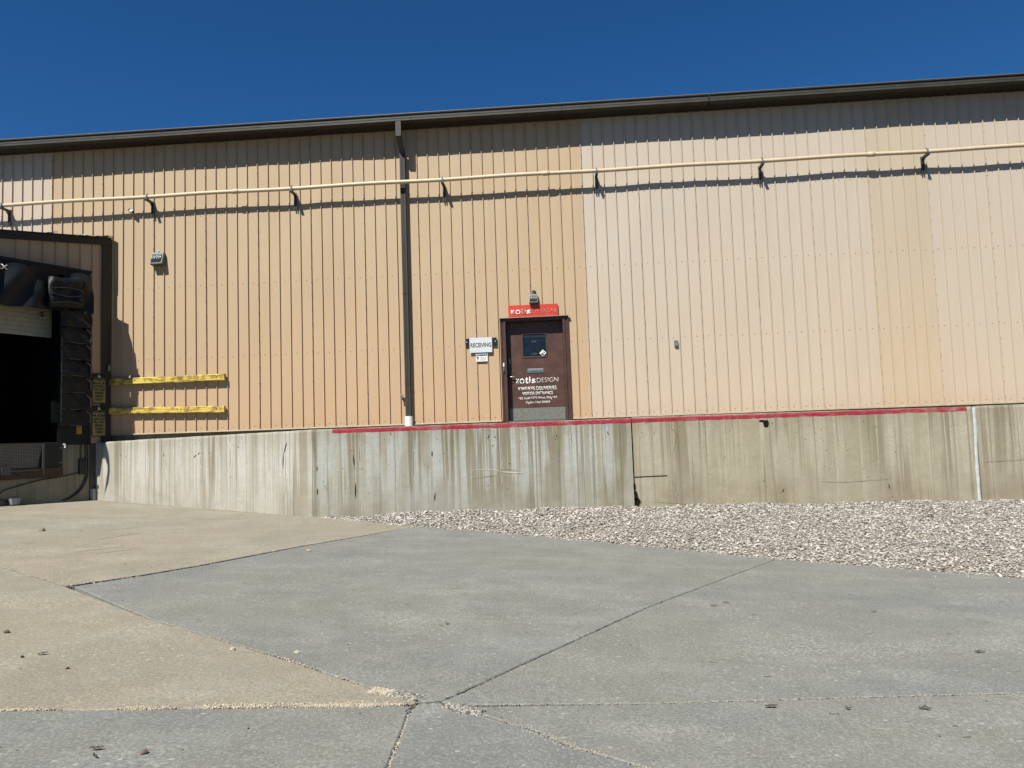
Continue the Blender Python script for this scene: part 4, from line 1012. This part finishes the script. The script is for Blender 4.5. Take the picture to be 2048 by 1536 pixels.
for f in ((0, 1, 3, 2), (4, 6, 7, 5), (0, 4, 5, 1), (2, 3, 7, 6), (0, 2, 6, 4), (1, 5, 7, 3)): bm.faces.new([v[i_] for i_ in f])
obj('head_board', bm, M['vinyl'], LD)
# torn corner hood pad
bm = bmesh.new(); n = 8; g = []
prof = [(.0, 3.66), (.10, 3.655), (.12, 3.50), (.06, 3.44), (.13, 3.36), (.07, 3.28), (.14, 3.22), (.10, 3.05), (.02, 3.03)]
for a in range(n+1):
    s = a/n; tt = .86+.66*s; g.append([bm.verts.new(D(tt+.03*noise.noise(Vector((s*3, z, 1))), SO+.03+1.5*o_*(.75+.45*noise.noise(Vector((s*4, z*3, 8)))), z-.05*s+.02*noise.noise(Vector((s*5, z*4, 2))))) for o_, z in prof])
for A, B in zip(g, g[1:]):
    for j in range(len(prof)-1): bm.faces.new((A[j], B[j], B[j+1], A[j+1]))
bm.faces.new(g[0]); bm.faces.new(g[-1][::-1])
HD = obj('corner_hood', bm, M['vinyl'], LD, smooth=True)
for z0_, dd in ((3.40, .02), (3.27, -.03), (3.10, .03)):
    bm = bmesh.new()
    for q_ in range(8):
        ta = .90+.078*q_; zz_ = z0_-.05*(ta-.86)+dd*math.sin(q_*.5); box(bm, ta, ta+.079, SO+.185, SO+.20, zz_, zz_+.014, T=D)
    obj('seam_piping', bm, M['binding'], HD)
place_text('lettering', 'EX', 2.30, 2.50, 3.60, .10, 0, M['white_vinyl'], HC, .01, T=lambda x, y, z: D(4.8-x, SO+.075-y, z))
# foundation, leveller, bumper, ledge
bm = bmesh.new(); box(bm, .40, TE, -.5, -.002, -1.2, .205, T=D); FD = obj('dock_foundation', bm, M['foundation'], LD)
bm = bmesh.new(); box(bm, .24, .405, -.4, .015, -1.15, .20, T=D); obj('steel_channel', bm, paint('channel_grey', lin('#4b4a46'), .15, .6, 0, lin('#2c2a27'), 8), LD)
bm = bmesh.new(); box(bm, 1.02, TE, .0, .10, -.455, -.255, T=D); obj('ledge', bm, M['rust'], LD)
bm = bmesh.new(); box(bm, 1.0, 3.4, -.12, .06, .207, .262, T=D); obj('sill_plate', bm, M['black'], LD)
bm = bmesh.new(); box(bm, 1.36, 3.35, .002, .05, -.255, .20, T=D); obj('pit_face', bm, M['black'], LD)
bm = bmesh.new()
prism(bm, [(1.42, .250), (3.3, .250), (3.3, -.235), (1.53, -.235)], 'y', .052, .075, T=lambda x, y, z: D(x, y, z)); obj('leveller_lip', bm, M['diamond'], LD)
bm = bmesh.new(); box(bm, 1.40, 1.435, .05, .11, -.42, .24, T=D); obj('lip_keeper', bm, M['bracket'], LD)
bm = bmesh.new(); box(bm, 1.02, 1.39, .002, .075, -.245, .25, .01, T=D); bp = obj('bumper', bm, M['rubber'], LD)
for z in (.14, -.16):
    bm = bmesh.new(); tube(bm, [D(1.06, .075, z), D(1.06, .085, z)], .014, 8); obj('bolt', bm, M['steel'], bp)
bm = bmesh.new(); box(bm, 2.05, 2.22, .10, .13, -.36, -.20, .006, T=D); obj('ledge_bracket', bm, M['bracket'], LD)
bm = bmesh.new(); box(bm, 1.5, 3.3, .10, .115, -.305, -.275, T=D); obj('ledge_rail', bm, M['bracket'], LD)
bm = bmesh.new(); box(bm, .50, .65, .0, .05, -.43, -.10, .01, T=D); obj('junction_box', bm, M['black'], LD)
bm = bmesh.new(); tube(bm, [D(.60, .02, .21), D(.60, .02, -.10)], .012, 8); obj('conduit', bm, M['bracket'], LD)
for off in (0, .05):
    bm = bmesh.new(); tube(bm, smooth_path([D(.46+off, .012, .20), D(.45+off, .012, -.2), D(.46+off, .012, -.50), D(.60+off, .012, -.76), D(.80+off, .014, -.90), D(.92+off, .016, -.93)], 6), .012, 8); obj('power_cable', bm, M['black'], LD)
bm = bmesh.new(); tube(bm, smooth_path([D(.62, .02, -.385), D(1.0, .03, -.45), D(1.45, .02, -.50), D(1.9, .02, -.60), D(2.16, .04, -.67), D(2.20, .03, -.80), D(2.05, .06, -.88), D(1.98, .09, -.93)], 6), .010, 8); obj('power_cable', bm, M['black'], LD)
bm = bmesh.new(); tube(bm, smooth_path([D(1.02, .09, .215), D(.99, .10, .20), D(.985, .10, .14)], 4), .018, 8); obj('hook', bm, M['white'], LD)
# box on corner post
bm = bmesh.new(); box(bm, .0, .06, .045, .10, 1.80, 1.93, .006, T=D); obj('post_box', bm, M['steel'], LD)

# caution signs
WORDS = ['CAUTION', 'BACK IN', 'OR PULL', 'OUT ON', 'GREEN', 'LIGHT', 'ONLY']
for nm, lab, zt0, h_, mir in (('caution_sign', 'upper black and cream CAUTION sign with readable text on the dock corner', 1.735, .655, False), ('caution_sign', 'lower CAUTION sign printed in mirror writing on the dock corner', 1.03, .665, True)):
    t = thing(nm, lab, 'sign', 'caution signs on the dock corner')
    bm = bmesh.new(); box(bm, .085, .385, .046, .056, zt0-h_, zt0, .002, T=D); obj('panel', bm, M['black_print'], t)
    bm = bmesh.new(); box(bm, .093, .377, .0565, .0575, zt0-h_+.02, zt0-.155, T=D); obj('text_field', bm, M['caution'], t)
    bm = bmesh.new(); prism(bm, [(.195, zt0-.085), (.275, zt0-.085), (.235, zt0-.015)], 'y', .0565, .0585, T=lambda x, y, z: D(x, y, z)); obj('warning_triangle', bm, M['sign_white'], t)
    bm = bmesh.new(); prism(bm, [(.231, zt0-.07), (.239, zt0-.07), (.241, zt0-.04), (.229, zt0-.04)], 'y', .0590, .0595, T=lambda x, y, z: D(x, y, z)); obj('exclamation_mark', bm, M['black_print'], t)
    bm_y = M['caution']
    for i, wd in enumerate(WORDS):
        half = {7: .135, 6: .118, 5: .10, 4: .085}[len(wd)]
        zb0 = zt0-.09-.072*(i+1) if i else zt0-.148
        if i == 0:
            place_text('lettering', wd, -half, half, zb0, .052, 0, M['caution'], t, .012, mirror=mir, T=lambda x, y, z: D(.235-x, .0575-y, z))
        else:
            place_text('lettering', wd, -half, half, zb0, .052, 0, M['black_print'], t, .028, mirror=mir, T=lambda x, y, z: D(.235-x, .0585-y, z))

# paper cup litter by the dock base
t = thing('crumpled_carton', 'crumpled pale carton at the foot of the dock wall', 'litter')
bm = bmesh.new(); v = []
for s in (0, 1):
    for k in range(8):
        a = k/8*2*math.pi; r = .085+.025*s; v.append(bm.verts.new(D(1.96+r*1.1*math.cos(a)+.02*noise.noise(Vector((k, s, 1))), .10+r*.8*math.sin(a), -.935+.12*s+.015*noise.noise(Vector((k, s, 5))))))
bm.faces.new(v[:8])
for k in range(8): bm.faces.new((v[k], v[(k+1) % 8], v[8+(k+1) % 8], v[8+k]))
obj('carton', bm, M['paper'], t)

# ------------------------------------------------------------------ litter and loose stones on the yard
def rock(label, x, y, s, col, flat=.7, seed=0):
    bm = bmesh.new(); bmesh.ops.create_icosphere(bm, subdivisions=2, radius=s)
    for v in bm.verts:
        k = 1+.55*noise.noise(v.co/s*1.2+Vector((seed*3.7, 0, 0))); v.co = Vector((v.co.x*k*1.2, v.co.y*k, v.co.z*k*flat))
    o = obj('loose_stone', bm, paint('rock_%d' % seed, lin(col), .15, .9), None); o.location = (x, y, gz(x, y)+s*flat*.7)
    tag(o, label, 'stone', 'loose stones on the yard')
rock('pale tan stone lying alone on the tan slab near its grey edge', -2.183, -11.181, .015, '#bfae9f', .8, 1)
rock('pale stone on the seam between tan and grey slabs', -1.757, -11.190, .015, '#b5ad9c', .7, 2)
rock('dark stone at the far left edge of the tan slab', -3.894, -10.939, .016, '#5c5046', .8, 3)
rock('small rusty brown stone on the tan slab below the leaf', -2.958, -11.661, .010, '#6b4a38', .8, 4)
rock('pinkish stone on the grey front slab at lower left', -1.859, -12.755, .013, '#6f625a', .8, 5)
rock('brown stone on the tan slab in front of the dock', -7.533, -5.584, .035, '#8c7361', .7, 6)
rock('pale stone beside the wide crumbling joint', -3.159, -6.948, .022, '#b6a894', .7, 7)
rock('small dark stone left of the leaf on the tan slab', -3.378, -11.473, .010, '#4c443c', .7, 8)
def leaf(label, x, y, L, w_, ang, seed, thin=False):
    bm = bmesh.new(); n = 9; up_ = []; dn = []
    for i in range(n+1):
        s = i/n; ww = w_*math.sin(math.pi*min(1, s*1.02+.02))*(1+.8*noise.noise(Vector((s*5, seed, 1)))); z = .004+.012*noise.noise(Vector((s*3, seed, 3)))+.006
        px = (s-.5)*L; up_.append(bm.verts.new((px, ww, z+.006))); dn.append(bm.verts.new((px, -ww, z)))
    mid = [bm.verts.new((v.co.x, 0, v.co.z-.004)) for v in up_]
    for i in range(n):
        bm.faces.new((up_[i], up_[i+1], mid[i+1], mid[i])); bm.faces.new((mid[i], mid[i+1], dn[i+1], dn[i]))
    o = obj('dry_leaf', bm, M['leaf'], None); o.location = (x, y, gz(x, y)); o.rotation_euler = (0, 0, ang)
    tag(o, label, 'leaf', 'dark dry leaves on the yard')
leaf('largest dark curled leaf on the front grey slab at right', 1.006, -11.893, .07, .009, .1, 1)
leaf('tiny dark leaf between two bigger ones on the front grey slab', 1.396, -11.882, .035, .006, -.5, 2)
leaf('slender dark leaf at the lower right of the yard', 1.795, -11.840, .060, .009, -.4, 3)
leaf('left of two dark specks on the grey slab right of the long joint', 1.184, -9.465, .065, .008, .0, 4)
leaf('right of two dark specks on the grey slab right of the long joint', 1.310, -9.331, .055, .006, -.1, 5)
leaf('flat grey-brown leaf at the right margin of the yard', 2.674, -10.688, .07, .010, 0, 6)
leaf('dark leaf in the lower left corner on grey concrete', -2.082, -12.740, .055, .008, .35, 7)
leaf('dark scrap just below the lower left leaf', -2.037, -12.818, .022, .006, .0, 8)
leaf('olive dark leaf on the tan slab at left', -3.295, -11.409, .060, .012, .25, 9)
leaf('small dark leaf in the middle of the grey slab', -.923, -10.356, .035, .007, .2, 10)
leaf('dark leaf on the grey slab near the gravel at right', 2.454, -9.530, .05, .006, .2, 11)

S.cycles.samples = 128
